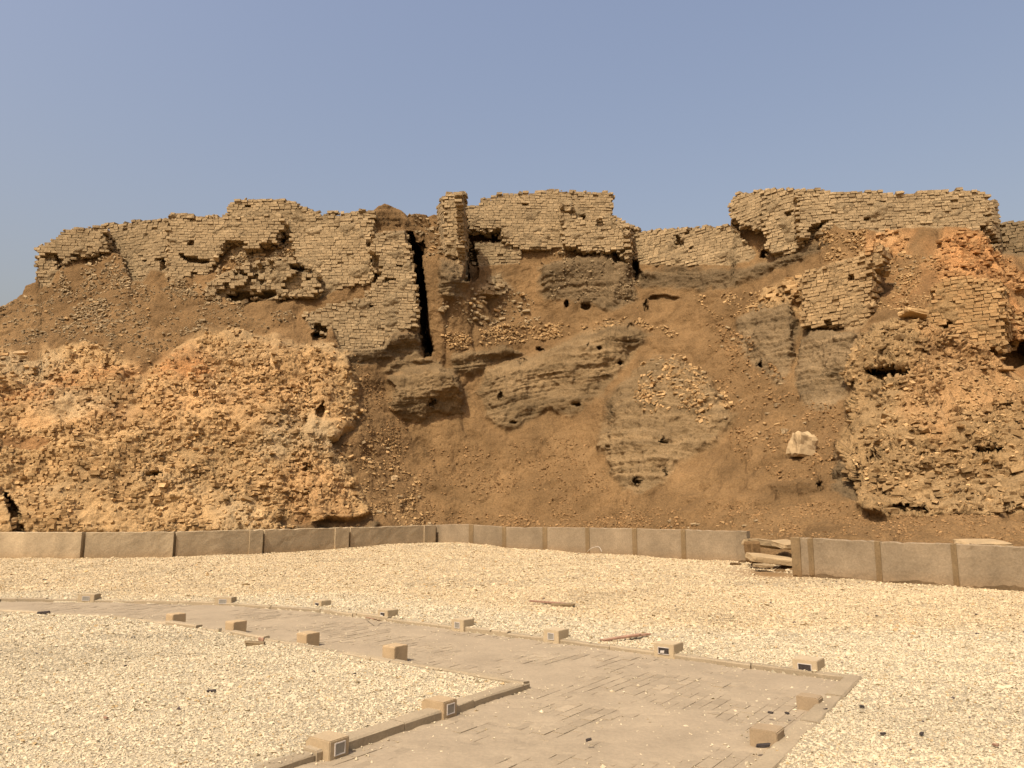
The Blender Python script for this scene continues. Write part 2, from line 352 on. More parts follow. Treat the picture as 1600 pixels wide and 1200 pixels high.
# ---- collapsed brick masses that follow the slope: polygon, course, brick, disorder, out, tint
MASSES = {
 'left': ([(-250, 560), (0, 545), (20, 555), (45, 566), (75, 546), (100, 538), (130, 535), (165, 543), (190, 556), (215, 577), (195, 592), (230, 588), (262, 560), (285, 540), (310, 526), (360, 515), (400, 520), (430, 532), (470, 540), (500, 532), (530, 540), (545, 560), (560, 600), (569, 640), (552, 668), (520, 690), (545, 720), (560, 752), (575, 785), (588, 806), (560, 811), (500, 813), (440, 807), (432, 834), (-250, 845)], .125, .215, .7, -.015, MASS),
 'right': ([(1330, 545), (1342, 520), (1366, 506), (1400, 492), (1445, 504), (1500, 524), (1530, 545), (1560, 565), (1600, 590), (1760, 600), (1760, 800), (1600, 795), (1540, 806), (1480, 806), (1400, 804), (1360, 800), (1338, 788), (1330, 740), (1316, 715), (1312, 690), (1325, 640), (1322, 590)], .12, .205, .75, -.005, MASS*.70),
 'orange_top': ([(1455, 395), (1472, 368), (1500, 360), (1540, 366), (1560, 392), (1600, 425), (1640, 450), (1640, 480), (1570, 440), (1500, 436), (1462, 428)], .14, .26, .5, .04, ORANGE*.45+MASS*.5),
 'orange_low': ([(1356, 380), (1370, 362), (1400, 358), (1424, 368), (1420, 385), (1400, 392), (1384, 400), (1372, 408), (1360, 402)], .14, .26, .5, .04, ORANGE*.4+MASS*.6),
 'slump': ([(1180, 472), (1192, 452), (1215, 440), (1250, 425), (1252, 460), (1248, 480), (1230, 468), (1205, 474)], .18, .34, .8, .06, MASS*.93),
 'dome': ([(750, 460), (755, 440), (768, 428), (785, 426), (797, 445), (802, 452), (790, 462), (770, 466)], .20, .40, .4, .15, TAN*.92),
 'far_slope': ([(1562, 480), (1640, 470), (1640, 540), (1590, 545), (1575, 520)], .14, .26, .6, .06, MASS*.8),
}
REGULAR = [([(70, 690), (200, 690), (235, 720), (215, 760), (230, 830), (40, 830), (40, 760)], .75), ([(0, 600), (170, 590), (260, 610), (250, 670), (120, 680), (0, 650)], .5), ([(310, 530), (450, 540), (440, 575), (330, 570)], .4)]
SOILPATCH = [([(1476, 590), (1510, 575), (1560, 580), (1640, 592), (1640, 650), (1560, 625), (1520, 640), (1480, 640)], SOIL*.5+MASS*.5), ([(0, 682), (60, 676), (85, 688), (60, 705), (0, 700)], SOIL*.6+ORANGE*.3), ([(175, 628), (200, 622), (195, 640), (180, 645)], SOIL)]
ORZ = [([(245, 590), (262, 562), (285, 548), (320, 556), (345, 570), (330, 586), (290, 592)], 1.0), ([(60, 608), (85, 592), (130, 588), (160, 580), (205, 575), (215, 584), (180, 598), (130, 606), (60, 616)], .85),
       ([(-100, 606), (60, 604), (100, 618), (60, 630), (-100, 625)], .85), ([(0, 640), (120, 640), (240, 620), (330, 600), (470, 590), (480, 610), (340, 640), (200, 660), (0, 670)], .35),
       ([(1460, 400), (1475, 366), (1540, 366), (1566, 420), (1600, 480), (1600, 540), (1572, 540), (1562, 440), (1500, 430)], .9), ([(1380, 430), (1450, 420), (1455, 470), (1400, 480)], .25),
       ([(1440, 380), (1480, 368), (1600, 400), (1600, 640), (1500, 640), (1440, 560)], .3), ([(-100, 570), (240, 570), (260, 545), (420, 530), (520, 560), (540, 660), (360, 680), (200, 670), (-100, 680)], .16),
       ([(1352, 372), (1424, 366), (1410, 392), (1360, 400)], .6), ([(480, 690), (540, 760), (575, 810), (470, 820), (420, 760)], .3), ([(1420, 560), (1540, 560), (1480, 700), (1400, 640)], .3)]

# ---- outline of the earth itself
YTOP = np.array([(-300, 640), (-60, 512), (0, 481), (25, 462), (40, 448), (56, 440), (66, 404), (105, 374), (150, 368), (263, 358), (300, 352), (351, 350), (375, 327), (450, 330), (490, 344), (560, 344), (582, 331), (590, 325), (600, 320), (610, 321), (619, 324), (632, 331), (655, 334), (682, 336), (700, 345), (726, 345), (760, 330), (800, 316), (860, 311), (945, 315), (957, 345), (985, 368), (1060, 366), (1140, 362), (1150, 318), (1200, 311), (1300, 314), (1400, 315), (1530, 314), (1547, 325), (1560, 356), (1600, 358), (1700, 366), (1900, 420)], float)
YBASE = np.array([(-300, 856), (600, 852), (760, 850), (1000, 856), (1100, 868), (1180, 888), (1240, 892), (1300, 888), (1600, 908), (1900, 925)], float)
NX, NY = 1330, 370
px = np.linspace(-270, 1870, NX)
ytop = np.interp(px, YTOP[:, 0], YTOP[:, 1]); ybase = np.interp(px, YBASE[:, 0], YBASE[:, 1])
ytop = ytop+1.5*fbm(np.stack([px*.06, px*0, px*0], -1), 3)
tt = np.linspace(0, 1, NY)
GX = np.broadcast_to(px, (NY, NX)).copy()
GY = ybase[None]+(ytop-ybase)[None]*tt[:, None]
D = tps(GX, GY)
P0 = unproj(GX, GY, D)
# wobble of the traced outlines, so edges look worn
wx = 5*fbm(P0*.55, 3); wy = 4*fbm(P0*.55+40, 3)
QX, QY = GX+wx, GY+wy

def local(poly, m=30):
    p = np.asarray(poly, float)
    return (GX > p[:, 0].min()-m) & (GX < p[:, 0].max()+m) & (GY > p[:, 1].min()-m) & (GY < p[:, 1].max()+m)

zs = np.zeros_like(D); tint = np.broadcast_to(SOIL, D.shape+(3,)).copy()
for poly, h, e, c in STR:
    s = local(poly); d = sdf(poly, QX[s], QY[s])
    pp = np.asarray(poly, float); gx = np.arange(pp[:, 0].min(), pp[:, 0].max()+1)
    lo_, hi_ = np.full(gx.shape, 1e9), np.full(gx.shape, -1e9)
    for q in range(len(pp)):
        (ax_, ay_), (bx_, by_) = pp[q], pp[(q+1) % len(pp)]
        if abs(ax_-bx_) < .5: continue
        mm_ = (gx >= min(ax_, bx_)) & (gx <= max(ax_, bx_)); yy_ = ay_+(gx-ax_)*(by_-ay_)/(bx_-ax_)
        lo_[mm_] = np.minimum(lo_[mm_], yy_[mm_]); hi_[mm_] = np.maximum(hi_[mm_], yy_[mm_])
    H_ = (pp[:, 1].max()-pp[:, 1].min())
    vfr = (np.interp(QX[s], gx, hi_)-QY[s])/(.55*H_+6)
    fade = sstep(-.05, 1, vfr+.10*fbm(P0[s]*.4, 2))
    right = sstep(pp[:, 0].min(), pp[:, 0].max(), QX[s])
    k = sstep(-1, e, d); D[s] -= h*np.sqrt(k)*(.16+.5*fade+.36*fade*right)*.92
    m = sstep(-4, 7, d+5*fbm(P0[s]*1.1+60, 3)); zs[s] = np.maximum(zs[s], m)
    tint[s] = tint[s]*(1-m[:, None])+c*m[:, None]
for x, y, rx, ry, dp in HOL:
    if rx < 15: rx, ry, dp = rx*.68, ry*.68, dp*.8
    wk = .9 if rx > 9 else .25
    q = ((GX+wx*wk-x)/rx)**2+((GY+wy*wk-y)/ry)**2
    D += dp*sstep(1.5, .5, q)
zm = np.zeros_like(D)
for key, (poly, ch, bl, ds, out, c) in MASSES.items():
    s = local(poly); d = sdf(poly, QX[s], QY[s])
    edge = 9*fbm(P0[s]*.7+13, 3)
    k = np.where((GX[s] > 480) & (key == 'left'), sstep(-2, 8, d+edge*.3)*.8, sstep(-10, 16, d+edge*.5)*.42) if key != 'right' else sstep(-6, 12, d+edge*.5)*.5
    D[s] -= k
    m = sstep(-7, 7, d+edge) if key != 'right' else sstep(-3, 3, d+edge*.4); zm[s] = np.maximum(zm[s], m)
    tint[s] = tint[s]*(1-m[:, None])+(c*.9)*m[:, None]
for poly, c in SOILPATCH:
    s = local(poly); d = sdf(poly, QX[s], QY[s]); m = sstep(-1, 4, d)
    zm[s] *= (1-m); tint[s] = tint[s]*(1-m[:, None])+c*m[:, None]
orz = np.zeros_like(D)
for poly, a in ORZ:
    s = local(poly); d = sdf(poly, QX[s]+wx[s], QY[s]+wy[s])
    orz[s] = np.maximum(orz[s], a*sstep(-18, 18, d+8*fbm(P0[s]*.9+71, 3)))
tint = tint*(1-orz[..., None])+ORANGE*orz[..., None]

# ---- relief noise, along the surface normal
P = unproj(GX, GY, D)
def normals(P):
    du = np.gradient(P, axis=1); dv = np.gradient(P, axis=0)
    n = np.cross(du, dv); n /= np.linalg.norm(n, axis=-1)[..., None]+1e-9
    return n
nrm = normals(P)
soil_w = np.clip(1-zs-zm, 0, 1)
r_soil = .22*fbm(P*.28, 3)+.07*fbm(P*1.4, 3)
gul = 1-np.abs(fbm(P*np.array([.45, .45, .08]), 2))*2.2
r_soil -= .20*np.clip(gul, 0, 1)**2
r_soil += .05*fbm(P*np.array([2.2, 2.2, .5])+31, 2)+.03*np.abs(fbm(P*3.2+12, 2))
zz = P[..., 2]-1.0*np.tanh((P[..., 0]-2.0)/4.0)+.55*fbm(P*.13, 2)+.12*P[..., 0]*np.sin(P[..., 0]*.11)
lay = .20*perlin(np.stack([zz*1.5, P[..., 0]*.07, P[..., 1]*.07], -1))+.15*perlin(np.stack([zz*4.2, P[..., 0]*.15, P[..., 1]*.1], -1))+.07*perlin(np.stack([zz*10, P[..., 0]*.35, P[..., 1]*.2], -1))
thin = perlin(np.stack([zz*16, P[..., 0]*.5, P[..., 1]*.3], -1))
brk = sstep(-.35, .35, fbm(P*.5+55, 3))
r_str = (lay*.72+.09*thin)*(.45+.55*brk)+.22*fbm(P*.6, 4)+.07*fbm(P*2.6+4, 3)-.16*np.abs(fbm(P*np.array([1.1, 1.1, .35]), 2))
r_soil = r_soil+(.05*lay+.02*thin)*sstep(-.2, .5, fbm(P*.16+21, 2))
r_mass = .36*fbm(P*.45, 3)+.13*fbm(P*1.6, 3)
lump = np.zeros_like(D); lumpc = np.zeros_like(D)
sel = zm > .02
PL = P[sel]; PL = PL+.10*np.stack([fbm(PL*2.3, 2), fbm(PL*2.3+9, 2), fbm(PL*2.3+19, 2)], -1)
w1, w2, wi = worley(PL*np.array([5.6, 5.6, 8.4]))
v1, v2, vi = worley(PL*np.array([11.0, 11.0, 15.0]), 5)
rough = sstep(-.45, .35, fbm(P[sel]*.55+44, 3))
for rp, a in REGULAR: rough = rough*(1-.9*a*sstep(-14, 14, sdf(rp, GX[sel], GY[sel])))
crs = perlin(np.stack([PL[:, 0]*.9, PL[:, 1]*.9, P[sel][:, 2]*6.5], -1))+.6*perlin(np.stack([PL[:, 0]*1.6, PL[:, 1]*1.6, P[sel][:, 2]*13], -1))
lump[sel] = (.085-.05*rough)*crs+(.25+.95*rough)*(.17*(np.clip(w2-w1, 0, .45)-.22)+.13*(wi-.5)*sstep(.02, .2, w2-w1)+.05*(np.clip(v2-v1, 0, .4)-.2)+.04*(vi-.5))
smooth_ = sstep(.18, .5, fbm(P[sel]*.42+131, 3))
lump[sel] *= 1-.6*smooth_
lumpc[sel] = (wi-.5)*(1-.7*smooth_)
mort = np.zeros_like(D)
disp = soil_w*r_soil+zs*r_str+zm*r_mass
laytint = 1+.26*perlin(np.stack([zz*3.1, P[..., 0]*.12, P[..., 1]*.1], -1))+.22*perlin(np.stack([zz*9.5, P[..., 0]*.3, P[..., 1]*.2], -1))
tint *= (1+zs*(laytint-1))[..., None]
tanm = (sstep(-.1, .5, fbm(P*.2+77, 2))*.7*zm*(1-orz)*np.where(GX > 1200, .25, 1))[..., None]
tint = tint*(1-tanm)+(TAN*1.0)*tanm
tint *= (1+.16*zm*lumpc)[..., None]
pt = 1+.20*fbm(P*.35+9, 3)
tint *= pt[..., None]
tint *= (1+.17*soil_w*fbm(P*np.array([1.1, 1.1, .16])+5, 3))[..., None]
oj = sstep(.15, .7, fbm(P*.3+70, 3))*.16*soil_w
tint = tint*(1-oj[..., None])+(SOIL*.5+MASS*.45)*oj[..., None]

# ---- walls: planes; the earth behind follows the wall face
def plane(a, b):
    pts = []
    for q in (a, b):
        Y = q[2] if len(q) > 2 else float(tps(q[0], q[1]))
        pts.append(unproj(q[0], q[1], Y))
    o = pts[0]; t = pts[1]-pts[0]; t[2] = 0; t /= np.linalg.norm(t)
    n = np.array([-t[1], t[0], 0])           # points away from the viewer for a left-to-right face
    return o, t, n
def onplane(pl, x, y):
    o, t, n = pl[:3]; lean = pl[3] if len(pl) > 3 else 0.0; d = dirs(x, y)
    k = ((o-CAM)@n+lean*(CAM[2]-o[2]))/(d@n-lean*d[..., 2])
    P = CAM+d*k[..., None]
    return P, (P-o)@t, P[..., 2]
def missing(pl_id, s, z, amt):
    q = np.stack([s*.9+pl_id*13.7, z*1.1, np.full_like(s, pl_id*3.1)], -1)
    return fbm(q, 3) > (.84-amt*3.2)
wid = 0
for key, w in W.items():
    w['pl'] = []
    for poly, a, b, nl in w['faces']:
        pl = plane(a, b)+(w.get('lean', {}).get(len(w['pl']), 0.0),); wid += 1; w['pl'].append((pl, wid))
        s = local(poly, 6); d = sdf(poly, GX[s], GY[s])
        Pp, S_, Z_ = onplane(pl, GX[s], GY[s])
        k = sstep(-.5, 2.0, d)
        ms = missing(wid, S_, Z_, w['miss'])
        tgt = Pp[:, 1]+.05+.14*fbm(np.stack([S_*1.1, Z_*1.6, np.full_like(S_, wid*2.3)], -1), 3)+.8*ms
        ok = (np.abs(tgt-D[s]) < 14)
        k = np.where(ok, k, 0)
        D[s] = D[s]*(1-k)+tgt*k
        disp[s] *= (1-k); zm[s] *= (1-k)
        tint[s] = tint[s]*(1-k[:, None])+(w['col']*.72)*k[:, None]
for poly, dp in VOID:
    s = local(poly, 6); d = sdf(poly, GX[s], GY[s]); D[s] += dp*sstep(-1, 2, d)
P = unproj(GX, GY, D)+nrm*disp[..., None]*np.where(nrm[..., 1:2] > 0, -1, 1)
SURF = P.copy()
Phill = P.copy()
# fine roughness of the hill only
nf = normals(Phill)
nf = nf*np.where(nf[..., 1:2] > 0, -1, 1)
Phill += nf*((.035*fbm(P*4.5, 2)+.02*fbm(P*11, 1))*(soil_w+1.6*zs)+zm*(lump*1.15+.03*fbm(P*1.3+8, 2)))[..., None]

# skirt at the foot, plateau and back slope behind the skyline
skirt = Phill[0].copy(); skirt[:, 2] = -.6; skirt[:, 1] -= .6
rows = [skirt]+list(Phill)
trow = [tint[0]]+list(tint)
top = Phill[-1]
rad = np.stack([top[:, 0], top[:, 1]], -1); rad /= np.linalg.norm(rad, axis=1)[:, None]
for dist, drop in ((.6, .15), (1.5, .35), (4, .9), (10, 1.6), (22, 4), (40, 14), (60, 40)):
    q = top.copy(); q[:, :2] += rad*dist; q[:, 2] = np.maximum(top[:, 2]-drop+.25*fbm(q*.3, 2)*min(1, dist), -1)
    rows.append(q); trow.append(tint[-1])
V = np.stack(rows); T = np.stack(trow)
nr, nc = V.shape[:2]
ii = np.arange(nr*nc).reshape(nr, nc)
quad = np.stack([ii[:-1, :-1], ii[:-1, 1:], ii[1:, 1:], ii[1:, :-1]], -1).reshape(-1, 4)
hill = mesh_np('hill', V.reshape(-1, 3), quad, M_HILL, np.clip(T.reshape(-1, 3), .01, .8), smooth=True)
tag(hill, 'steep brown earth mound with layered outcrops and gullies', 'hill', kind='structure')

def surf_at(x, y):
    """point of the mound's surface under a traced position, its tint"""
    x = np.asarray(x, float); y = np.asarray(y, float)
    c = np.clip((x-px[0])/(px[1]-px[0]), 0, NX-1.001)
    yb = np.interp(x, px, ybase); yt = np.interp(x, px, ytop)
    r = np.clip((y-yb)/(yt-yb)*(NY-1), 0, NY-1.001)
    ci, ri = c.astype(int), r.astype(int); cf, rf = (c-ci)[:, None], (r-ri)[:, None]
    def bil(A): return (A[ri, ci]*(1-cf)+A[ri, ci+1]*cf)*(1-rf)+(A[ri+1, ci]*(1-cf)+A[ri+1, ci+1]*cf)*rf
    return bil(Phill), bil(tint)

# ================================================================== brick walls
def in_void(x, y):
    m = np.zeros(x.shape, bool)
    for poly, dp in VOID: m |= sdf(poly, x, y) > -1
    return m

def lay_face(mb, poly, pl, wid, nl, w):
    o, t, n, lean = pl
    pp = np.asarray(poly, float)
    Pp, S, Z = onplane(pl, pp[:, 0], pp[:, 1])
    spoly = np.stack([S, Z], -1)
    ch, bl = w['ch'], w['bl']
    dep = .42
    r = np.random.default_rng(wid*11+1)
    zc = np.arange(Z.min()-ch*.2, Z.max()+ch, ch)
    cs, cz, cl, hl = [], [], [], []
    for k, z in enumerate(zc):
        n_ = int((S.max()-S.min())/bl)+4
        L = bl*r.uniform(.78, 1.2, n_)
        e = S.min()-bl*(.5+.5*(k % 2))+np.concatenate([[0], np.cumsum(L)])[:-1]
        cs.append(e+L/2); cz.append(np.full(n_, z)+ .03*np.sin(e*.6+wid)); hl.append(L)
    cs, cz, hl = map(np.concatenate, (cs, cz, hl))
    for l in range(nl):
        d = sdf(spoly, cs, cz)
        wob = .16*fbm(np.stack([cs*1.3, cz*1.3, np.full_like(cs, wid*5.0+l)], -1), 2)
        keep = d > -.03+wob*.8+(0.05*l)
        C = o[None]*np.array([1, 1, 0])+cs[:, None]*t[None]+n[None]*(l*dep+dep/2)
        C[:, 2] = cz; C += n[None]*(lean*(cz-o[2]))[:, None]
        xx, yy = project(C-n[None]*(l*dep+dep/2))
        if l == 0: keep &= ~missing(wid, cs, cz, w['miss'])
        keep &= ~in_void(xx, yy) if l < 2 else True
        C = C[keep]; L = hl[keep]; m = len(C)
        if m == 0: continue
        s_, z_ = cs[keep], cz[keep]
        ds = np.clip(.5*w['dis']*(.6+.9*fbm(np.stack([s_*.5, z_*.5, np.full_like(s_, wid+50.)], -1), 2)), .03, 1)
        # towards the worn edges the bricks loosen
        ds = np.clip(ds+.35*sstep(.5, 0, d[keep]), 0, 1)
        push = r.normal(0, 1, m)*(.010+.055*ds)+.11*fbm(np.stack([s_*.35, z_*.35, np.full_like(s_, wid+90.)], -1), 2)
        push += np.where(r.random(m) < .05*ds+.012, .12, 0)
        C = C+n[None]*push[:, None]
        C[:, 2] += r.normal(0, 1, m)*(.006+.02*ds)
        half = np.stack([L/2*(.945-.16*ds*r.random(m)), np.full(m, dep/2*1.02), ch/2*(.91-.20*ds*r.random(m))], -1)
        rot = r.normal(0, 1, (m, 2))*(.012+.07*ds)[:, None]
        yaw = math.atan2(t[1], t[0])+r.normal(0, 1, m)*(.012+.07*ds)
        v, f = boxes(C, yaw, half, rot, .05+.10*ds, r)
        tv = 1+.075*r.normal(0, 1, m)
        band = 1+.13*fbm(np.stack([s_*.3, z_*.8, np.full_like(s_, wid+7.)], -1), 2)
        c = w['col'][None]*np.clip(tv*band, .6, 1.4)[:, None]
        xx, yy = project(C)
        og = np.zeros(m)
        for op, a in ORZ: og = np.maximum(og, a*sstep(-18, 18, sdf(op, xx, yy)))
        og *= .5*r.choice([.3, .7, 1.2], m)
        c = c*(1-og[:, None])+ORANGE*og[:, None]
        mb.add(v, f, np.repeat(np.clip(c, .02, .75), 8, 0))
    # worn crumbs along the outline soften the stepped edge
    for q in range(len(spoly)):
        a_, b_ = spoly[q], spoly[(q+1) % len(spoly)]
        m = int(np.linalg.norm(b_-a_)/.12)
        if m < 1: continue
        u = r.random(m)[:, None]; e = a_+(b_-a_)*u+r.normal(0, .045, (m, 2))
        lz = r.uniform(0, nl*dep*.9, m)
        C = o[None]*np.array([1, 1, 0])+e[:, :1]*t[None]+n[None]*lz[:, None]; C[:, 2] = e[:, 1]-.03; C += n[None]*(lean*(e[:, 1:]-o[2]))
        sz = .05+.10*r.random(m)**2
        half = np.stack([sz*1.2, sz*.9, sz*.65], -1)
        v, f = boxes(C, r.uniform(0, 6.3, m), half, r.normal(0, .3, (m, 2)), .3, r)
        c = w['col'][None]*(.92+.12*r.normal(0, 1, m))[:, None]
        mb.add(v, f, np.repeat(np.clip(c, .02, .75), 8, 0))

LAB = {
 'end_left': ('mudbrick_wall', 'ruined mudbrick wall end above bare slope, outermost on the left with stepped broken corner', 'brick wall'),
 'long_left': ('mudbrick_wall', 'shadowed low mudbrick wall with long horizontal cracks between the outermost wall end and taller bay', 'brick wall'),
 'bay': ('mudbrick_wall', 'neatly coursed mudbrick wall face with broken hollow underside above the sandy left slope', 'brick wall'),
 'crown': ('mudbrick_wall', 'rough crumbling humped mudbrick crest, highest brickwork of the left half', 'brick wall'),
 'panel': ('mudbrick_wall', 'flat regular mudbrick wall panel left of the tall tower corner', 'brick wall'),
 'heads': ('mudbrick_wall', 'jagged row of broken brick ends overhanging a long dark hollow', 'brick wall'),
 'tower': ('brick_tower', 'tall leaning mudbrick tower corner beside the deep black cleft', 'brick tower'),
 'pillar': ('brick_pillar', 'narrow free standing mudbrick pillar against the sky', 'brick pillar'),
 'great': ('mudbrick_wall', 'broad high mudbrick wall with stepped top right of the narrow pillar', 'brick wall'),
 'infill': ('mudbrick_wall', 'small recessed brick wall patch below the dark rectangular opening', 'brick wall'),
 'butt': ('brick_buttress', 'ragged brick buttress standing forward of the broad high wall above dark earth', 'brick buttress'),
 'low': ('mudbrick_wall', 'low long mudbrick wall linking the central ruins to the big right wall', 'brick wall'),
 'right_block': ('brick_buttress', 'plaster smeared projecting brick block at the left end of the big right wall', 'brick buttress'),
 'right_long': ('mudbrick_wall', 'long smooth topped mudbrick wall crowning the right half of the mound', 'brick wall'),
 'far_right': ('mudbrick_wall', 'dark low wall stub farthest right behind the long smooth topped wall', 'brick wall'),
 'mid_right': ('mudbrick_wall', 'cracked brick wall block on grey earth halfway up the right slope', 'brick wall'),
 'fin': ('brick_fin', 'thin upright brick fin at the edge of the cracked brick block', 'brick fin'),
 'right_tower': ('brick_tower', 'square orange tinted brick tower stump beside the large dark hollow', 'brick tower'),
}
for key, w in W.items():
    mb = MB()
    for (poly, a, b, nl), (pl, wi) in zip(w['faces'], w['pl']): lay_face(mb, poly, pl, wi, nl, w)
    nm, lb, ct = LAB[key]
    tag(mb.build(nm, M_BRICK), lb, ct)

# ================================================================== collapsed brick masses
MLAB = {
 'left': ('collapsed_brickwork', 'huge bulging slope of broken orange brown bricks behind the left concrete wall', 'brick ruin'),
 'right': ('collapsed_brickwork', 'big bulging bank of broken brown bricks above the right concrete wall', 'brick ruin'),
 'orange_top': ('collapsed_brickwork', 'bright orange burnt brick slope below the right end of the long top wall', 'brick ruin'),
 'orange_low': ('collapsed_brickwork', 'small orange tinted brick ledge just under the long right wall', 'brick ruin'),
 'slump': ('collapsed_brickwork', 'slumped strip of loose bricks draped over grey earth left of the cracked block', 'brick ruin'),
 'dome': ('collapsed_brickwork', 'small rounded brick stump on the slope below the central wall opening', 'brick ruin'),
 'far_slope': ('collapsed_brickwork', 'reddish brick slope at the right edge beside the square tower stump', 'brick ruin'),
}
def lay_mass(key):
    poly, ch, bl, ds0, out, col = MASSES[key]
    pp = np.asarray(poly, float)
    c0 = max(0, int((pp[:, 0].min()-px[0])/(px[1]-px[0]))-2); c1 = min(NX, int((pp[:, 0].max()-px[0])/(px[1]-px[0]))+3)
    A = SURF[:, c0:c1]; gx = GX[:, c0:c1]; gy = GY[:, c0:c1]
    inb = (gy > pp[:, 1].min()-6) & (gy < pp[:, 1].max()+6)
    zmin, zmax = A[..., 2][inb].min(), A[..., 2][inb].max()
    r = np.random.default_rng(len(key)*7+len(poly))
    Zm = np.maximum.accumulate(A[..., 2], axis=0)
    out_ = []
    k = 0; z = zmin
    cols = np.arange(A.shape[1])
    while z < zmax:
        k += 1
        hit = Zm >= z
        ok = hit.any(0) & ~hit[0]
        ri = np.clip(hit.argmax(0), 1, NY-1)
        z0, z1 = Zm[ri-1, cols], Zm[ri, cols]
        f = np.clip((z-z0)/np.maximum(z1-z0, 1e-6), 0, 1)
        Q = A[ri-1, cols]*(1-f)[:, None]+A[ri, cols]*f[:, None]
        yq = gy[ri-1, cols]*(1-f)+gy[ri, cols]*f
        X = Q[:, 0]
        o = np.argsort(X); X = X[o]; Yw = Q[o, 1]; yq = yq[o]; okf = ok[o].astype(float); pxx = px[c0:c1][o]
        ker = np.ones(7)/7; Ys = np.convolve(np.pad(Yw, 3, 'edge'), ker, 'valid')
        n = int((X[-1]-X[0])/bl)+2
        L = bl*r.uniform(.6, 1.35, n)
        xs = X[0]+np.concatenate([[0], np.cumsum(L)])[:-1]+bl*.5*(k % 2)
        L = L[xs < X[-1]]; xs = xs[xs < X[-1]]
        ys = np.interp(xs, X, .5*Yw+.5*Ys); yp = np.interp(xs, X, yq); xp = np.interp(xs, X, pxx); o_ = np.interp(xs, X, okf)
        sl = np.interp(xs+.3, X, Ys)-np.interp(xs-.3, X, Ys)
        sel = (o_ > .9)
        out_.append(np.stack([xs, ys, np.full_like(xs, z), np.arctan2(sl, .6), xp, yp, L], -1)[sel])
        z += ch*r.uniform(.92, 1.08)
    B = np.concatenate(out_)
    x_, y_ = B[:, 4], B[:, 5]
    Pw = B[:, :3]
    wob = -9*fbm(Pw*.7+13, 3)*(.8 if key != 'right' else .4)+2
    keep = sdf(poly, x_, y_) > wob-1
    keep &= ~in_void(x_, y_)
    for sp, c in SOILPATCH: keep &= ~(sdf(sp, x_+wob, y_) > 0)
    q = fbm(Pw*.8+31, 3)
    keep &= q < .62
    if key in ('left', 'right'): keep &= fbm(Pw*.42+131, 3) < r.uniform(.15, .6, len(Pw))
    B = B[keep]; Pw = B[:, :3]; x_, y_ = B[:, 4], B[:, 5]; n = len(B)
    ds = ds0+.35*fbm(Pw*.3+5, 2)
    for rp, a in REGULAR: ds = ds-a*sstep(-14, 14, sdf(rp, x_, y_))
    ds = np.clip(ds, .12, 1)
    keep = r.random(n) > .12+.42*ds
    B, Pw, x_, y_, ds = B[keep], Pw[keep], x_[keep], y_[keep], ds[keep]; n = len(B)
    rowv = r.normal(0, 1, n)
    push = rowv*(.02+.06*ds)+np.where(r.random(n) < .13*ds, r.uniform(.08, .22, n), 0)
    C = Pw.copy()
    yaw = B[:, 3]*.9
    nx, ny = np.sin(yaw), -np.cos(yaw)      # outward
    oo = out+.07*np.clip(.5-ds, 0, .5)/.5
    C[:, 0] += nx*(oo+push-.11); C[:, 1] += ny*(oo+push-.11)
    C[:, 2] += r.normal(0, 1, n)*.05*ds
    half = np.stack([B[:, 6]/2*(.96-.30*ds*r.random(n)), .16*r.uniform(.8, 1.2, n), ch/2*(.94-.22*ds*r.random(n))], -1)
    rot = r.normal(0, 1, (n, 2))*(.02+.22*ds**1.5)[:, None]
    half = half*np.where(r.random(n) < .12*ds, r.uniform(1.1, 1.7, n), 1)[:, None]
    qx, qy = project(C); ok = sdf(poly, qx, qy) > -9
    B, Pw, x_, y_, ds, C, yaw, half, rot = B[ok], Pw[ok], x_[ok], y_[ok], ds[ok], C[ok], yaw[ok], half[ok], rot[ok]; n = len(B)
    v, f = boxes(C, yaw+r.normal(0, 1, n)*(.04+.42*ds**1.3), half, rot, .08+.24*ds, r)
    og = np.zeros(n)
    jx = r.normal(0, 3, n)
    for op, a in ORZ: og = np.maximum(og, a*sstep(-18, 18, sdf(op, x_+jx, y_+jx)))
    c = .95*col[None]*(1+.13*r.normal(0, 1, n)+.16*fbm(Pw*.25+3, 3))[:, None]
    tan = sstep(-.1, .5, fbm(Pw*.2+77, 2))*.7
    if x_.mean() > 1200: tan = tan*.25
    c = c*(1-tan[:, None])+TAN[None]*tan[:, None]
    og = og*r.choice([.25, .6, 1.0], n)
    c = c*(1-.8*og[:, None])+ORANGE[None]*(.8*og*(1+.1*r.normal(0, 1, n)))[:, None]
    mb = MB(); mb.add(v, f, np.repeat(np.clip(c, .02, .7), 8, 0))
    nm, lb, ct = MLAB[key]
    tag(mb.build(nm, M_BRICK), lb, ct)
for key in MASSES: lay_mass(key)

# ================================================================== loose rubble on the mound
def scatter(poly, n, r, power=1.0):
    p = np.asarray(poly, float); xs, ys = [], []
    tot = 0
    while tot < n:
        x = r.uniform(p[:, 0].min(), p[:, 0].max(), n*2); y = r.uniform(p[:, 1].min(), p[:, 1].max(), n*2)
        m = sdf(p, x, y) > 0
        if power: m &= (perlin(np.stack([x*.03, y*.03, x*0], -1))+.35 > r.random(len(x))*power)
        xs.append(x[m]); ys.append(y[m]); tot += m.sum()
    return np.concatenate(xs)[:n], np.concatenate(ys)[:n]

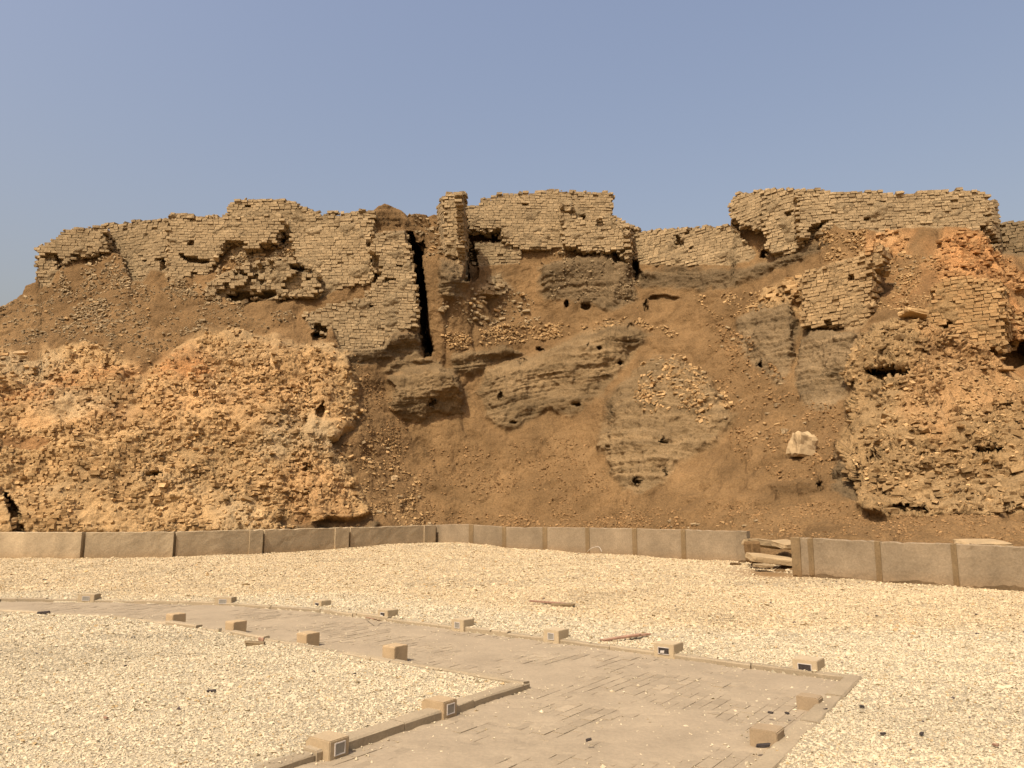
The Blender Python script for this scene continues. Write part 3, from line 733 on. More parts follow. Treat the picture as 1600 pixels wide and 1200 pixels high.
r = np.random.default_rng(99)
RUB = [ # polygon, count, px size range, tint
 ([(0, 480), (60, 450), (150, 420), (260, 440), (330, 470), (420, 480), (470, 490), (420, 515), (300, 520), (220, 570), (120, 530), (0, 545)], 2200, (.8, 3.8), TAN*.8),
 ([(90, 480), (160, 465), (200, 500), (140, 520), (90, 510)], 260, (2, 5), TAN*.85),
 ([(255, 440), (340, 440), (350, 480), (280, 470)], 160, (2, 5), TAN*.9),
 ([(100, 410), (190, 400), (230, 440), (200, 460), (90, 455)], 260, (2, 5.5), TAN*.9),
 ([(335, 440), (345, 400), (380, 385), (455, 372), (460, 400), (400, 412), (345, 428)], 420, (2.5, 6), TAN*.95),
 ([(690, 470), (830, 455), (860, 500), (780, 520), (690, 510)], 170, (1.5, 4.5), TAN*.85),
 ([(690, 520), (840, 502), (900, 508), (1000, 492), (1060, 520), (1050, 528), (985, 503), (905, 522), (820, 535), (700, 548)], 560, (2.2, 5), MASS*.85),
 ([(560, 560), (600, 600), (640, 680), (700, 700), (900, 680), (930, 700), (960, 780), (1080, 800), (1100, 845), (600, 845), (590, 800), (545, 700)], 3600, (.8, 3.0), SOIL*1.5),
 ([(530, 690), (620, 690), (660, 760), (690, 835), (595, 835), (570, 770)], 420, (1.5, 4.6), MASS*.8),
 ([(780, 800), (1060, 800), (1060, 842), (780, 842)], 800, (1.2, 3.6), SOIL*1.6),
 ([(1000, 570), (1060, 550), (1120, 590), (1150, 640), (1100, 660), (1040, 650), (985, 640)], 420, (2.2, 6.5), MASS*.9),
 ([(1100, 500), (1170, 520), (1250, 620), (1320, 640), (1300, 740), (1200, 750), (1140, 700), (1120, 600)], 1300, (.9, 4.2), SOIL*1.6),
 ([(1080, 460), (1190, 455), (1200, 480), (1120, 500)], 160, (2, 5), MASS*.85),
 ([(1100, 780), (1310, 780), (1360, 806), (1600, 808), (1600, 846), (1380, 842), (1220, 842), (1160, 826), (1090, 826)], 2200, (.9, 3.4), SOIL*1.6),
 ([(1380, 400), (1460, 380), (1460, 470), (1420, 490), (1370, 480)], 380, (1.8, 4.8), MASS*.85),
 ([(1270, 362), (1350, 362), (1350, 395), (1290, 410)], 200, (2, 5.5), MASS*.85),
 ([(860, 390), (1000, 400), (1000, 480), (860, 480)], 300, (1.2, 3.6), TAN*.8),
 ([(640, 330), (690, 350), (690, 400), (665, 400)], 60, (2, 5), TAN*.8),
 ([(1480, 590), (1600, 590), (1600, 640), (1500, 640)], 160, (2, 4.5), MASS*.9),
 ([(0, 545), (560, 545), (590, 828), (0, 828)], 900, (2, 6), MASS),
 ([(1330, 540), (1600, 580), (1600, 800), (1340, 800)], 700, (2, 6), MASS*.95),
]
mb = MB()
for poly, n, (s0, s1), c in RUB:
    x, y = scatter(poly, n, r)
    Pt, tn = surf_at(x, y)
    sz = (s0+(s1-s0)*r.random(n)**2.2)*Pt[:, 1]/F
    half = np.stack([sz*.62, sz*.45, sz*.33], -1)*r.uniform(.7, 1.3, (n, 3))
    Pt[:, 2] += half[:, 2]*.35; Pt[:, 1] -= half[:, 1]*.3
    rot = r.normal(0, .35, (n, 2)); rot[:, 0] += .35
    v, f = boxes(Pt, r.uniform(0, 6.3, n), half, rot, .28, r)
    cc = c[None]*(1+.16*r.normal(0, 1, n))[:, None]
    mb.add(v, f, np.repeat(np.clip(cc, .03, .7), 8, 0))
tag(mb.build('rubble', M_RUBBLE), 'small broken brick and stone crumbs strewn over the mound', 'rubble', kind='stuff')

# the larger fallen bricks, each a thing
proto = []
for k in range(6):
    rr = np.random.default_rng(200+k)
    v, f = boxes(np.zeros((1, 3)), 0, np.array([[.5, .27, .19]]), None, .16, rr)
    # chip: subdivide once by hand with midpoints for a worn look
    me = bpy.data.meshes.new('fallen_brick')
    import bmesh
    bm = bmesh.new()
    vs = [bm.verts.new(q) for q in v]
    for q in f: bm.faces.new([vs[i] for i in q])
    bmesh.ops.bevel(bm, geom=list(bm.edges), offset=.06, segments=1, affect='EDGES')
    for q in bm.verts: q.co += q.co*float(rr.normal(0, .05))
    bm.to_mesh(me); bm.free()
    at = me.color_attributes.new('tint', 'FLOAT_COLOR', 'POINT')
    cc = np.ones((len(me.vertices), 4), np.float32); cc[:, :3] = (TAN if k < 4 else MASS)*(.85+.12*k/3)
    at.data.foreach_set('color', cc.ravel()); me.materials.append(M_RUBBLE)
    proto.append(me)
def fallen(poly, n, s0, s1, label, group, pts=None):
    if pts is None: x, y = scatter(poly, n, r, 0)
    else:
        x = np.array([p[0] for p in pts], float); y = np.array([p[1] for p in pts], float); n = len(pts)
    Pt, tn = surf_at(x, y)
    for i in range(n):
        o = bpy.data.objects.new('fallen_brick', proto[int(r.integers(0, 6))]); COL.objects.link(o)
        s = (s0+(s1-s0)*r.random()**1.6)*Pt[i, 1]/F
        o.location = Pt[i]+np.array([0, -.05*s, .10*s]); o.scale = (s, s*r.uniform(.85, 1.2), s*r.uniform(.85, 1.2))
        o.rotation_euler = (r.normal(.3, .25), r.normal(0, .2), r.uniform(0, 6.3))
        tag(o, label, 'fallen brick', group)
fallen(None, 0, 8, 12, 'tan fallen brick in the loose pile at the foot of the narrow brick pillar', 'fallen bricks below the pillar',
       [(737, 452), (744, 458), (751, 454), (740, 467), (748, 472), (755, 465), (735, 475), (742, 480), (752, 478), (758, 472), (746, 488), (693, 483), (698, 480), (690, 486)])
fallen(None, 0, 9, 13, 'flat tan brick lying on the sandy slope below the small rounded brick stump', 'fallen bricks below the stump',
       [(745, 497), (751, 490), (758, 494), (763, 499), (756, 503), (785, 499), (778, 484), (783, 481), (812, 480), (822, 487), (815, 462), (803, 470)])
fallen([(985, 560), (1060, 552), (1130, 600), (1140, 640), (1050, 650), (990, 630)], 34, 6, 10, 'broken tan brick among the rubble on the pale layered outcrop', 'fallen bricks on the layered outcrop')
fallen([(40, 480), (200, 430), (320, 460), (420, 490), (220, 560), (60, 530)], 40, 4.5, 9, 'loose tan brick scattered on the sandy left slope under the walls', 'fallen bricks on the left slope')
fallen([(1100, 500), (1150, 510), (1240, 620), (1300, 680), (1200, 720), (1120, 640)], 26, 5, 9, 'loose tan brick scattered on the brown slope around the big limestone block', 'fallen bricks on the right slope')
fallen([(340, 430), (350, 405), (385, 388), (450, 376), (455, 398), (380, 412)], 36, 6, 11, 'tan brick in the slump under the humped left crest', 'fallen bricks in the left slump')
fallen([(555, 690), (620, 690), (680, 825), (600, 825)], 22, 5, 9, 'brown brick fallen onto the earth at the right foot of the orange brick slope', 'fallen bricks by the orange slope')
fallen([(1000, 815), (1240, 815), (1230, 838), (1150, 826), (1010, 824)], 16, 4, 8, 'brown lump on bare earth just behind the gap in the concrete wall', 'brown lumps behind the gap')
fallen([(665, 345), (690, 350), (690, 400), (672, 395)], 9, 7, 11, 'tan brick on the earth ramp between tower and narrow pillar', 'fallen bricks on the ramp')
fallen([(1380, 400), (1450, 385), (1450, 460), (1390, 470)], 22, 5, 9, 'tan brick on the soft earth slope between brick fin and tower stump', 'fallen bricks on the soft slope')

# ================================================================== rocks
def rock(name, P, size, rz, seed, tintc, label, cat, mat=M_ROCK, group=None, flat=1.0, sub=3, rough=1.0):
    import bmesh
    bm = bmesh.new(); bmesh.ops.create_cube(bm, size=2)
    bmesh.ops.bevel(bm, geom=list(bm.edges), offset=.22, segments=1, affect='EDGES')
    bmesh.ops.subdivide_edges(bm, edges=list(bm.edges), cuts=sub, use_grid_fill=True)
    co = np.array([v.co[:] for v in bm.verts])
    s3_ = np.array(size if not np.isscalar(size) else (size,)*3); cs_ = co*s3_/s3_.mean()
    nz = fbm(cs_*.9+seed*7.7, 3); n2 = perlin(cs_*2.6+seed)
    for i, v in enumerate(bm.verts):
        v.co *= 1+rough*(.24*float(nz[i])+.07*float(n2[i]))
        v.co.z *= flat
    sz3 = size if not np.isscalar(size) else (size,)*3
    for v in bm.verts: v.co = (v.co.x*sz3[0], v.co.y*sz3[1], v.co.z*sz3[2])
    me = bpy.data.meshes.new(name); bm.to_mesh(me); bm.free()
    at = me.color_attributes.new('tint', 'FLOAT_COLOR', 'POINT')
    c = np.ones((len(me.vertices), 4), np.float32); c[:, :3] = tintc
    at.data.foreach_set('color', c.ravel()); me.materials.append(mat)
    o = bpy.data.objects.new(name, me); COL.objects.link(o)
    o.location = P; o.rotation_euler = (r.normal(0, .08), r.normal(0, .08), rz)
    return tag(o, label, cat, group)
LIME = np.array([.385, .275, .143])
q, _ = surf_at(np.array([1253.]), np.array([708.]))
rock('limestone_block', q[0]+np.array([0, -.15, .3]), (.42, .34, .46), .25, 5, LIME, 'big pale limestone block resting on the brown slope', 'stone block')
q, _ = surf_at(np.array([617.]), np.array([748.]))
rock('stone_chip', q[0]+np.array([0, -.05, .05]), (.17, .1, .12), .5, 8, LIME*1.1, 'small pale stone chip on earth right of the orange brick slope', 'stone')
q, _ = surf_at(np.array([1226., 1215., 1290.]), np.array([674., 636., 632.]))
rock('stone', q[0], (.12, .1, .13), .5, 9, LIME*.7, 'small rounded tan stone upslope from the big limestone block', 'stone')
rock('stone', q[1], (.16, .1, .09), 1.5, 10, LIME*.62, 'small flat tan stone high above the big limestone block', 'stone')
q, _ = surf_at(np.array([1425., 1448.]), np.array([494., 497.]))
rock('stone_slab', q[0]+np.array([0, -.2, .05]), (.48, .4, .12), .1, 12, MASS*1.05, 'flat tan stone slab jutting from earth left of the square tower stump', 'stone slab')

# ================================================================== ground sheets
me = MB()
g = np.array([[-600, -200, -.7], [600, -200, -.7], [600, 1500, -.7], [-600, 1500, -.7]], float)
tag(mesh_np('ground', g, [[0, 1, 2, 3]], M_PLAIN), 'flat brown desert ground', 'ground', kind='structure')

ZP = -.045
def gp(x, y, z=ZP): return ground(np.array(float(x)), np.array(float(y)), z)
A = gp(492, 1190); B = gp(828, 1076); Cc = gp(1322, 1066); Dd = gp(1196, 1190)
ax = (B-A)[:2]; ax /= np.linalg.norm(ax)
A2 = A[:2]-ax*5.5; D2 = Dd[:2]-ax*5.5
UP = [gp(x, y)[:2] for x, y in ((1045, 1028), (869, 1004), (723, 986), (605, 971), (500, 957), (350, 946), (140, 941), (0, 940), (-400, 940))]
LO = [gp(x, y)[:2] for x, y in ((-400, 960), (0, 959), (70, 963), (180, 967), (270, 979), (368, 994), (480, 1014), (617, 1040), (740, 1060))]
PATH = [tuple(A2), tuple(D2), tuple(Dd[:2]), tuple(Cc[:2])]+[tuple(u) for u in UP]+[tuple(u) for u in LO]+[tuple(B[:2])]
PATHN = np.array(PATH)

def gravel_z(x, y):
    """height of the gravel bed"""
    Q = np.stack([x, y, np.zeros_like(x)], -1)
    z = .035*fbm(Q*.35, 2)+.022*fbm(Q*1.5, 3)-.005
    z = z+.16*np.exp(-((x+3.0)/2.6)**2-((y-30)/5.0)**2)
    z = z-.05*sstep(14.5, 17.5, x*.9+y*.35)*0
    d = sdf(PATHN, x, y)
    nr_ = .02*fbm(Q*1.1+5, 2)
    out = z+.018+nr_
    edge = np.exp(np.minimum(d, 0)/.22); out = out*(1-edge)+(-.006+.012*fbm(Q*2.3+2, 2))*edge
    return np.where(d > -.02, np.minimum(out, ZP-.03), out), d

# perspective-spaced fan
ys = 3.0*np.exp(np.linspace(0, math.log(41/3.0), 330))
us = np.linspace(-1.5, 1.5, 800)
FX = us[None]*(ys[:, None]*.95+1.5); FY = np.broadcast_to(ys[:, None], FX.shape).copy()
FZ, dpth = gravel_z(FX, FY)
# where walls of the mound stand nothing changes; sink the sheet behind the low walls
def wallY(x, y): return None
line = FY-(14.7+(10.6-14.7)*sstep(-4, 5, FX)*1.0)+1.2*fbm(np.stack([FX*.2, FY*.2, FX*0], -1), 2)
GRAV1 = np.array([.435, .360, .228]); GRAV2 = np.array([.440, .343, .200])
gt = sstep(-.8, .8, line)[..., None]
gcol = GRAV1*(1-gt)+GRAV2*gt
dirt = .3*sstep(.1, .8, fbm(np.stack([FX*.5, FY*.5, FX*0+3], -1), 3))[..., None]
q0 = gp(240, 996, 0)
dirt = dirt+.55*(np.exp(-((FX-q0[0])/1.0)**2-((FY-q0[1])/.22)**2))[..., None]
qg = gp(1205, 897, 0)
soilm = np.exp(-((FX-qg[0])/.9)**2-((FY-qg[1])/1.3)**2)[..., None]
gcol = gcol*.86*(1-.35*dirt)*(1-soilm)+SOIL*1.5*soilm
ii = np.arange(FX.size).reshape(FX.shape)
quad = np.stack([ii[:-1, :-1], ii[:-1, 1:], ii[1:, 1:], ii[1:, :-1]], -1).reshape(-1, 4)
tag(mesh_np('gravel_ground', np.stack([FX, FY, FZ], -1).reshape(-1, 3), quad, M_GRAV, gcol.reshape(-1, 3), smooth=True), 'pale crushed stone ground', 'gravel', kind='structure')

# ---- individual gravel stones near the viewer
_OV = np.array([[1, 0, 0], [-1, 0, 0], [0, 1, 0], [0, -1, 0], [0, 0, 1], [0, 0, -1]], float)
_OF = np.array([[0, 2, 4], [2, 1, 4], [1, 3, 4], [3, 0, 4], [2, 0, 5], [1, 2, 5], [3, 1, 5], [0, 3, 5]])
def stones(X, Y, Z, size, col, r):
    n = len(X)
    v = _OV[None]*np.stack([size*r.uniform(.75, 1.35, n), size*r.uniform(.6, 1.1, n), size*r.uniform(.4, .75, n)], -1)[:, None]
    v = v+r.normal(0, .22, (n, 6, 3))*size[:, None, None]
    a = r.uniform(0, 6.3, n); c, s = np.cos(a)[:, None], np.sin(a)[:, None]
    v = np.stack([v[..., 0]*c-v[..., 1]*s, v[..., 0]*s+v[..., 1]*c, v[..., 2]], -1)
    tl = r.normal(0, .4, n); c, s = np.cos(tl)[:, None], np.sin(tl)[:, None]
    v = np.stack([v[..., 0], v[..., 1]*c-v[..., 2]*s, v[..., 1]*s+v[..., 2]*c], -1)
    v += np.stack([X, Y, Z], -1)[:, None]
    f = (_OF[None]+6*np.arange(n)[:, None, None]).reshape(-1, 3)
    return v.reshape(-1, 3), f, np.repeat(col, 6, 0)
mb = MB()
for y0, y1, dens, sz in ((3.6, 6.5, 3600, .0105), (6.5, 10, 2200, .0125), (10, 16, 900, .017), (16, 32, 260, .024)):
    area = .92*(y1**2-y0**2); n = int(area*dens)
    Y = np.sqrt(r.uniform(y0**2, y1**2, n)); X = r.uniform(-.92, .92, n)*Y
    Z, d = gravel_z(X, Y)
    keep = d < -.125+.03*fbm(np.stack([X*1.7, Y*1.7, X*0+6], -1), 2)
    keep |= (d < .05) & (r.random(n) < .10)
    X, Y, Z, d = X[keep], Y[keep], Z[keep], d[keep]; n = len(X)
    Z = np.where(d > 0, ZP, np.where(d > -.11, .012, Z))
    # hidden behind the low walls: leave out
    size = sz*.78*r.lognormal(0, .36, n)
    ln = Y-(14.7+(10.6-14.7)*sstep(-4, 5, X))+1.2*fbm(np.stack([X*.2, Y*.2, X*0], -1), 2)
    g = sstep(-.8, .8, ln)[:, None]
    c = (GRAV1*1.08)*(1-g)+(GRAV2*1.05)*g
    c = c*np.clip(1+.10*r.normal(0, 1, n), .6, 1.25)[:, None]
    c = c*(1-.12*sstep(.1, .8, fbm(np.stack([X*.5, Y*.5, X*0+3], -1), 3)))[:, None]
    br = (r.random(n) < .04)[:, None]
    c = np.where(br, c*np.array([.78, .66, .5]), c)
    dk = (r.random(n) < .0015)[:, None]
    c = np.where(dk, np.array([.08, .06, .05]), c)
    dq = .55*np.exp(-((X-q0[0])/1.0)**2-((Y-q0[1])/.22)**2)
    c = c*(1-dq*.45)[:, None]
    sm = np.exp(-((X-qg[0])/.9)**2-((Y-qg[1])/1.3)**2)
    kp = r.random(n) > sm*1.1
    v, f, t = stones(X[kp], Y[kp], Z[kp]+size[kp]*.12, size[kp], c[kp], r)
    mb.add(v, f, np.clip(t, .03, .8))
# pebbles strayed onto the path
n = 22000
Y = np.sqrt(r.uniform(3.6**2, 12.5**2, n)); X = r.uniform(-.72, .72, n)*Y
d = sdf(PATHN, X, Y)
near = np.exp(-d/.22)*1.0+.22+.45*np.exp(-((X-1.9)/1.2)**2-((Y-6.4)/.8)**2)+.5*np.exp(-((X-2.6)/.9)**2-((Y-6.2)/.7)**2)
keep = (d > .01) & (r.random(n) < near*.55)
X, Y = X[keep], Y[keep]; n = len(X)
size = .0086*r.lognormal(0, .3, n)
c = GRAV1[None]*np.clip(1+.16*r.normal(0, 1, n), .5, 1.3)[:, None]
v, f, t = stones(X, Y, np.full(n, ZP+.004), size, c, r)
mb.add(v, f, np.clip(t, .03, .8))
tag(mb.build('gravel', M_STONE), 'loose pale crushed stone chips covering the forecourt', 'gravel', kind='stuff')

# ---- path
M_PATH = mk('sandy_pavers', None, .95, ((3, .01), (45, .003)), .12, 2.2, .1, (30, .07))
PAVE = np.array([.272, .214, .136])
SX, SY = FX, FY
sand = .0105*sstep(-.25, .22, fbm(np.stack([SX*1.1, SY*1.1, SX*0+8], -1), 3)+.35*fbm(np.stack([SX*6, SY*6, SX*0+2], -1), 2))
SZ = ZP-.0038+sand+.0012*fbm(np.stack([SX*14, SY*14, SX*0], -1), 2)
inside = dpth > -.035
fin = inside[:-1, :-1] & inside[:-1, 1:] & inside[1:, 1:] & inside[1:, :-1]
qf = np.stack([ii[:-1, :-1], ii[:-1, 1:], ii[1:, 1:], ii[1:, :-1]], -1)[fin]
used = np.unique(qf); remap = np.full(FX.size, -1); remap[used] = np.arange(len(used))
sv = np.stack([SX, SY, SZ], -1).reshape(-1, 3)[used]
sc_ = PAVE*1.03*(1+.08*fbm(np.stack([sv[:, 0]*.8, sv[:, 1]*.8, sv[:, 0]*0], -1), 3))[:, None]
mb = MB(); mb.add(sv, remap[qf], sc_)
# every paver is laid in staggered rows along the path's axis, slightly uneven
pl_, pw_ = .215, .108
pu = np.arange(-60, 70)*pl_; pv = np.arange(-130, 130)*pw_
U, Vv = np.meshgrid(pu, pv); U = U+(np.arange(len(pv)) % 2)[:, None]*pl_/2
cx_ = A[0]+U*ax[0]-Vv*ax[1]; cy_ = A[1]+U*ax[1]+Vv*ax[0]
cx_, cy_ = cx_.ravel(), cy_.ravel(); ok = (cy_ > 2.5) & (cy_ < 14) & (np.abs(cx_) < cy_*1.1+1)
cx_, cy_ = cx_[ok], cy_[ok]; ok = sdf(PATHN, cx_, cy_) > .065
cx_, cy_ = cx_[ok], cy_[ok]; n = len(cx_)
rp_ = np.random.default_rng(77)
pz_ = ZP-.02+rp_.normal(0, .0016, n)+.003*fbm(np.stack([cx_*.9, cy_*.9, cx_*0+4], -1), 2)
v, f = boxes(np.stack([cx_, cy_, pz_], -1), math.atan2(ax[1], ax[0])+rp_.normal(0, .006, n), np.stack([np.full(n, pl_/2-.0035)-rp_.uniform(0, .002, n), np.full(n, pw_/2-.0032), np.full(n, .02)], -1), rp_.normal(0, .006, (n, 2)), .012, rp_)
pc_ = PAVE[None]*(1+.055*rp_.normal(0, 1, n))[:, None]
mb.add(v, f, np.repeat(np.clip(pc_, .05, .6), 8, 0))
tag(mb.build('path', M_PATH), 'sandy paved path with corner', 'path', kind='structure')

# ---- kerbs: strips of kerbstones
KERBC = np.array([.285, .224, .138])
def kerb(name, pts, w, ztop, zbot, stone, jitter=.006, side=1, col=KERBC):
    pts = [np.array(p[:2], float) for p in pts]
    mb = MB(); rr = np.random.default_rng(len(pts)*13+5)
    for a_, b_ in zip(pts[:-1], pts[1:]):
        L = np.linalg.norm(b_-a_); t = (b_-a_)/L; nn = np.array([-t[1], t[0]])*side
        n = max(1, int(round(L/stone)))
        for i in range(n):
            s0, s1 = L*i/n+.004, L*(i+1)/n-.004
            sub = 5
            ss = np.linspace(s0, s1, sub)
            dz = rr.normal(0, jitter); dw = rr.normal(0, jitter)
            prof = [(0, zbot), (0, ztop-.012), (.012, ztop), (w-.015, ztop), (w, ztop-.015), (w, zbot)]
            vv = []
            for s in ss:
                for (q, z) in prof:
                    c = a_+t*s+nn*(q+dw+rr.normal(0, .0025))
                    vv.append([c[0], c[1], z+dz+(rr.normal(0, .0025) if z > zbot else 0)])
            k = len(prof); ff = []
            for j in range(sub-1):
                for q in range(k-1): ff.append([j*k+q, (j+1)*k+q, (j+1)*k+q+1, j*k+q+1])
            # end caps (two quads each)
            for j in (0, sub-1):
                o_ = j*k; ff += [[o_+0, o_+1, o_+4, o_+5], [o_+1, o_+2, o_+3, o_+4]]
            mb.add(np.array(vv), np.array(ff), np.clip(col*(1+rr.normal(0, .06)), .05, .8))
    o = mb.build(name, M_KERB)
    return tag(o, None, None, kind='structure')
nL = np.array([-ax[1], ax[0]])
tag(kerb('kerb_strip', [A2, A[:2], B[:2]], .155, .014, -.2, 1.0, side=1), 'raised kerb beside the near gravel', 'kerb')
tag(kerb('kerb_strip', [Cc[:2], Dd[:2], D2], .15, .022, -.2, 1.0, side=1), 'kerb along the right path edge', 'kerb')
tag(kerb('kerb_strip', [Cc[:2]]+UP, .10, .005, -.2, 1.0, side=-1, jitter=.008), 'low kerb along the far path edge', 'kerb')
tag(kerb('kerb_strip', LO+[B[:2]], .10, .02, -.2, .9, side=-1 if False else 1, jitter=.012) if False else kerb('kerb_strip', (LO+[B[:2]])[::-1], .10, .022, -.2, .9, side=1*-1*-1, jitter=.012), 'kerb between path and near gravel', 'kerb')

# ================================================================== low concrete walls
CONC = np.array([.228, .172, .103]); CONCL = np.array([.318, .243, .143]); CONCD = np.array([.172, .118, .058])
def concrete_wall(name, label, pts, piers, thick=.18, zbot=-.35, gap=False, col=CONC, seed=0, proud=.04, joint=0):
    """pts: (px, ytop, Y) along the top edge; piers: (px0, px1, tint)"""
    rr = np.random.default_rng(500+seed)
    xs = np.array([p[0] for p in pts], float)
    W3 = np.array([unproj(p[0], p[1], p[2]) for p in pts])
    def at(x):
        i = int(np.clip(np.searchsorted(xs, x)-1, 0, len(xs)-2))
        # intersect the ray's plan direction with the wall's plan segment
        yv = np.interp(x, xs, [p[1] for p in pts]); d = dirs(x, yv)
        a, b = W3[i, :2], W3[i+1, :2]; e = b-a
        den = d[0]*e[1]-d[1]*e[0]
        k = (a[0]*e[1]-a[1]*e[0])/den
        u = np.clip(((d[:2]*k-a)@e)/(e@e), -.2, 1.2)
        return a+e*u, W3[i, 2]*(1-u)+W3[i+1, 2]*u, e/np.linalg.norm(e)
    root = empty(name, tuple(list(at((xs[0]+xs[-1])/2)[0])+[0]))
    off = np.array(root.location)
    def slab(nm, x0, x1, pr, c, zb, extra=0.0, gapy=False):
        n = max(4, int(abs(x1-x0)/7)); vv, ff, tt_ = [], [], []
        for i, x in enumerate(np.linspace(x0, x1, n)):
            p, z, t = at(x); nn = np.array([t[1], -t[0]])
            if nn[1] > 0: nn = -nn
            bk_ = p-nn*thick
            zt = z+extra+rr.normal(0, .005)-(.03*rr.random() if rr.random() < .10 else 0)
            if gapy: zl = .045+.04*math.sin(x*.045)+rr.normal(0, .016)
            else: zl = zb
            f2 = p+nn*(pr-.012)
            zr = [max(zl, -.02)+(zt-max(zl, -.02))*u for u in (.12, .3, .5, .7, .88)]
            zr = [zl]+zr+[zt-.014]
            for z_ in zr:
                f_ = p+nn*(pr+rr.normal(0, .003)); vv.append([*f_, z_])
                q_ = np.array([p[0]*2.2, z_*.9, seed*3.3])
                st = 1+.16*float(fbm(q_, 2))+.10*float(fbm(np.array([p[0]*7, z_*.4, seed*1.7]), 2))
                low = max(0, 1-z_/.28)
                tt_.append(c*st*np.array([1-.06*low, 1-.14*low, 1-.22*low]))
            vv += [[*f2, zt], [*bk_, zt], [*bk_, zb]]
            tt_ += [c*1.14, c*1.1, c]  # top tinted lighter, sunlight put into the colour
        k = 10
        for i in range(n-1):
            for q in range(k): ff.append([i*k+q, (i+1)*k+q, (i+1)*k+(q+1) % k, i*k+(q+1) % k])
        for i in (0, n-1):
            o_ = i*k; ff += [[o_, o_+1, o_+8, o_+9], [o_+1, o_+2, o_+7, o_+8], [o_+2, o_+3, o_+6, o_+7], [o_+3, o_+4, o_+5, o_+6]]
        ob = mesh_np(nm, np.array(vv)-off, np.array(ff), M_CONC, np.clip(np.array(tt_), .03, .8), root)
        return ob
    edges = sorted(piers); cur = xs[0]
    for (p0, p1, c) in edges:
        if p0 > cur+4: slab('panel', cur, p0, 0, col*(1+rr.normal(0, .05)), zbot, 0, gap)
        slab('pier', p0, p1, proud, c*(1+rr.normal(0, .03)), zbot, .006, gap)
        cur = p1
        if joint:
            slab('joint', p1, p1+joint, -.09, c*.8, zbot, -.02); cur = p1+joint
    if cur < xs[-1]-4: slab('panel', cur, xs[-1], 0, col*(1+rr.normal(0, .05)), zbot, 0, gap)
    tag(root, label, 'concrete wall')
    return root, at
CW, atL = concrete_wall('concrete_wall', 'low brown concrete wall with wide piers in front of the orange brick slope',
   [(-330, 830, 23.0), (0, 831.4, 24.6), (131, 832, 24.4), (273, 830.7, 25.3), (411, 827.4, 27.2), (540, 824.4, 29.8), (679, 820.5, 33.0)],
   [(-60, -22, CONCL), (90, 130, CONCL), (250, 272, CONCL), (390, 410, CONCL), (523, 544, CONCL), (662, 679, CONCL)], seed=1, proud=.07, col=CONCL, joint=4.5)
CW2, atM = concrete_wall('concrete_wall', 'low pale concrete wall with narrow brown piers in front of the bare earth slope, ending at the gap',
   [(680, 820, 33.3), (716, 819, 32.2), (735, 819.5, 31.8), (787, 823.5, 30.4), (850, 823.8, 28.9), (920, 824.6, 27.3), (990, 826, 25.9), (1065, 827.6, 24.5), (1150, 829.6, 23.2)],
   [(733, 740, CONCD), (785, 791, CONCD), (848, 855, CONCD), (915, 921, CONCD), (988, 995, CONCD), (1064, 1071, CONCD), (1150, 1167, CONC*.92)], seed=2, proud=.02)
CW3, atR = concrete_wall('concrete_wall', 'low pale concrete wall with cracked undercut base on the right of the gap',
   [(1236, 839.4, 18.75), (1300, 842.6, 17.9), (1367, 845.7, 17.25), (1487, 850, 16.25), (1600, 854.4, 15.35), (1760, 861, 14.3), (1900, 867, 13.4)],
   [(1236, 1250, CONCD*1.1), (1262, 1270, CONCD), (1366, 1375, CONCD), (1485, 1494, CONCD), (1618, 1628, CONCD), (1760, 1770, CONCD)], seed=3, gap=True, proud=.02)

# slabs lying in the gap
for k, (x, y, Yd, sz, rz, fl, lb) in enumerate([
   (1200, 850, 22.2, (.58, .40, .12), .1, .8, 'rough tan boulder behind the wall gap, dark hollow under it'),
   (1207, 874, 20.8, (.62, .28, .12), -.03, .7, 'pale broken concrete slab lying in the gap of the wall'),
   (1228, 850, 21.2, (.3, .3, .10), .4, .7, 'small pale slab tilted over a dark hollow in the wall gap'),
   (1176, 862, 21.4, (.14, .2, .28), .3, 1, 'dark lump of rubble against the broken wall end'),
   (1192, 884, 19.9, (.22, .16, .06), .2, .7, 'thin broken flagstone at the foot of the wall gap')]):
    q = unproj(float(x), float(y), Yd)
    rock('stone_slab' if 'slab' in lb or 'flag' in lb else 'boulder', q, sz, rz, 20+k, (LIME*.74, LIME*.85, LIME*.8, SOIL, LIME*.7)[k], lb, 'stone slab' if 'slab' in lb or 'flag' in lb else 'boulder', flat=fl, rough=.45)
q = unproj(1540., 849., 17.6)
rock('stone_slab', q, (.5, .35, .05), .05, 31, LIME*.85, 'flat pale stone slab on the earth just behind the right concrete wall', 'stone slab')
for k, (x, y) in enumerate([(1148, 884), (1158, 881)]):  # dark lumps added in place of the shaded hollow at the wall end
    rock('boulder', gp(x, y, .0)+np.array([0, -.1, .02]), (.13, .1, .07), k*1.1, 40+k, SOIL*.6, ['dark broken lump under the stained wall end', 'brown broken lump touching the stained wall end'][k], 'boulder')

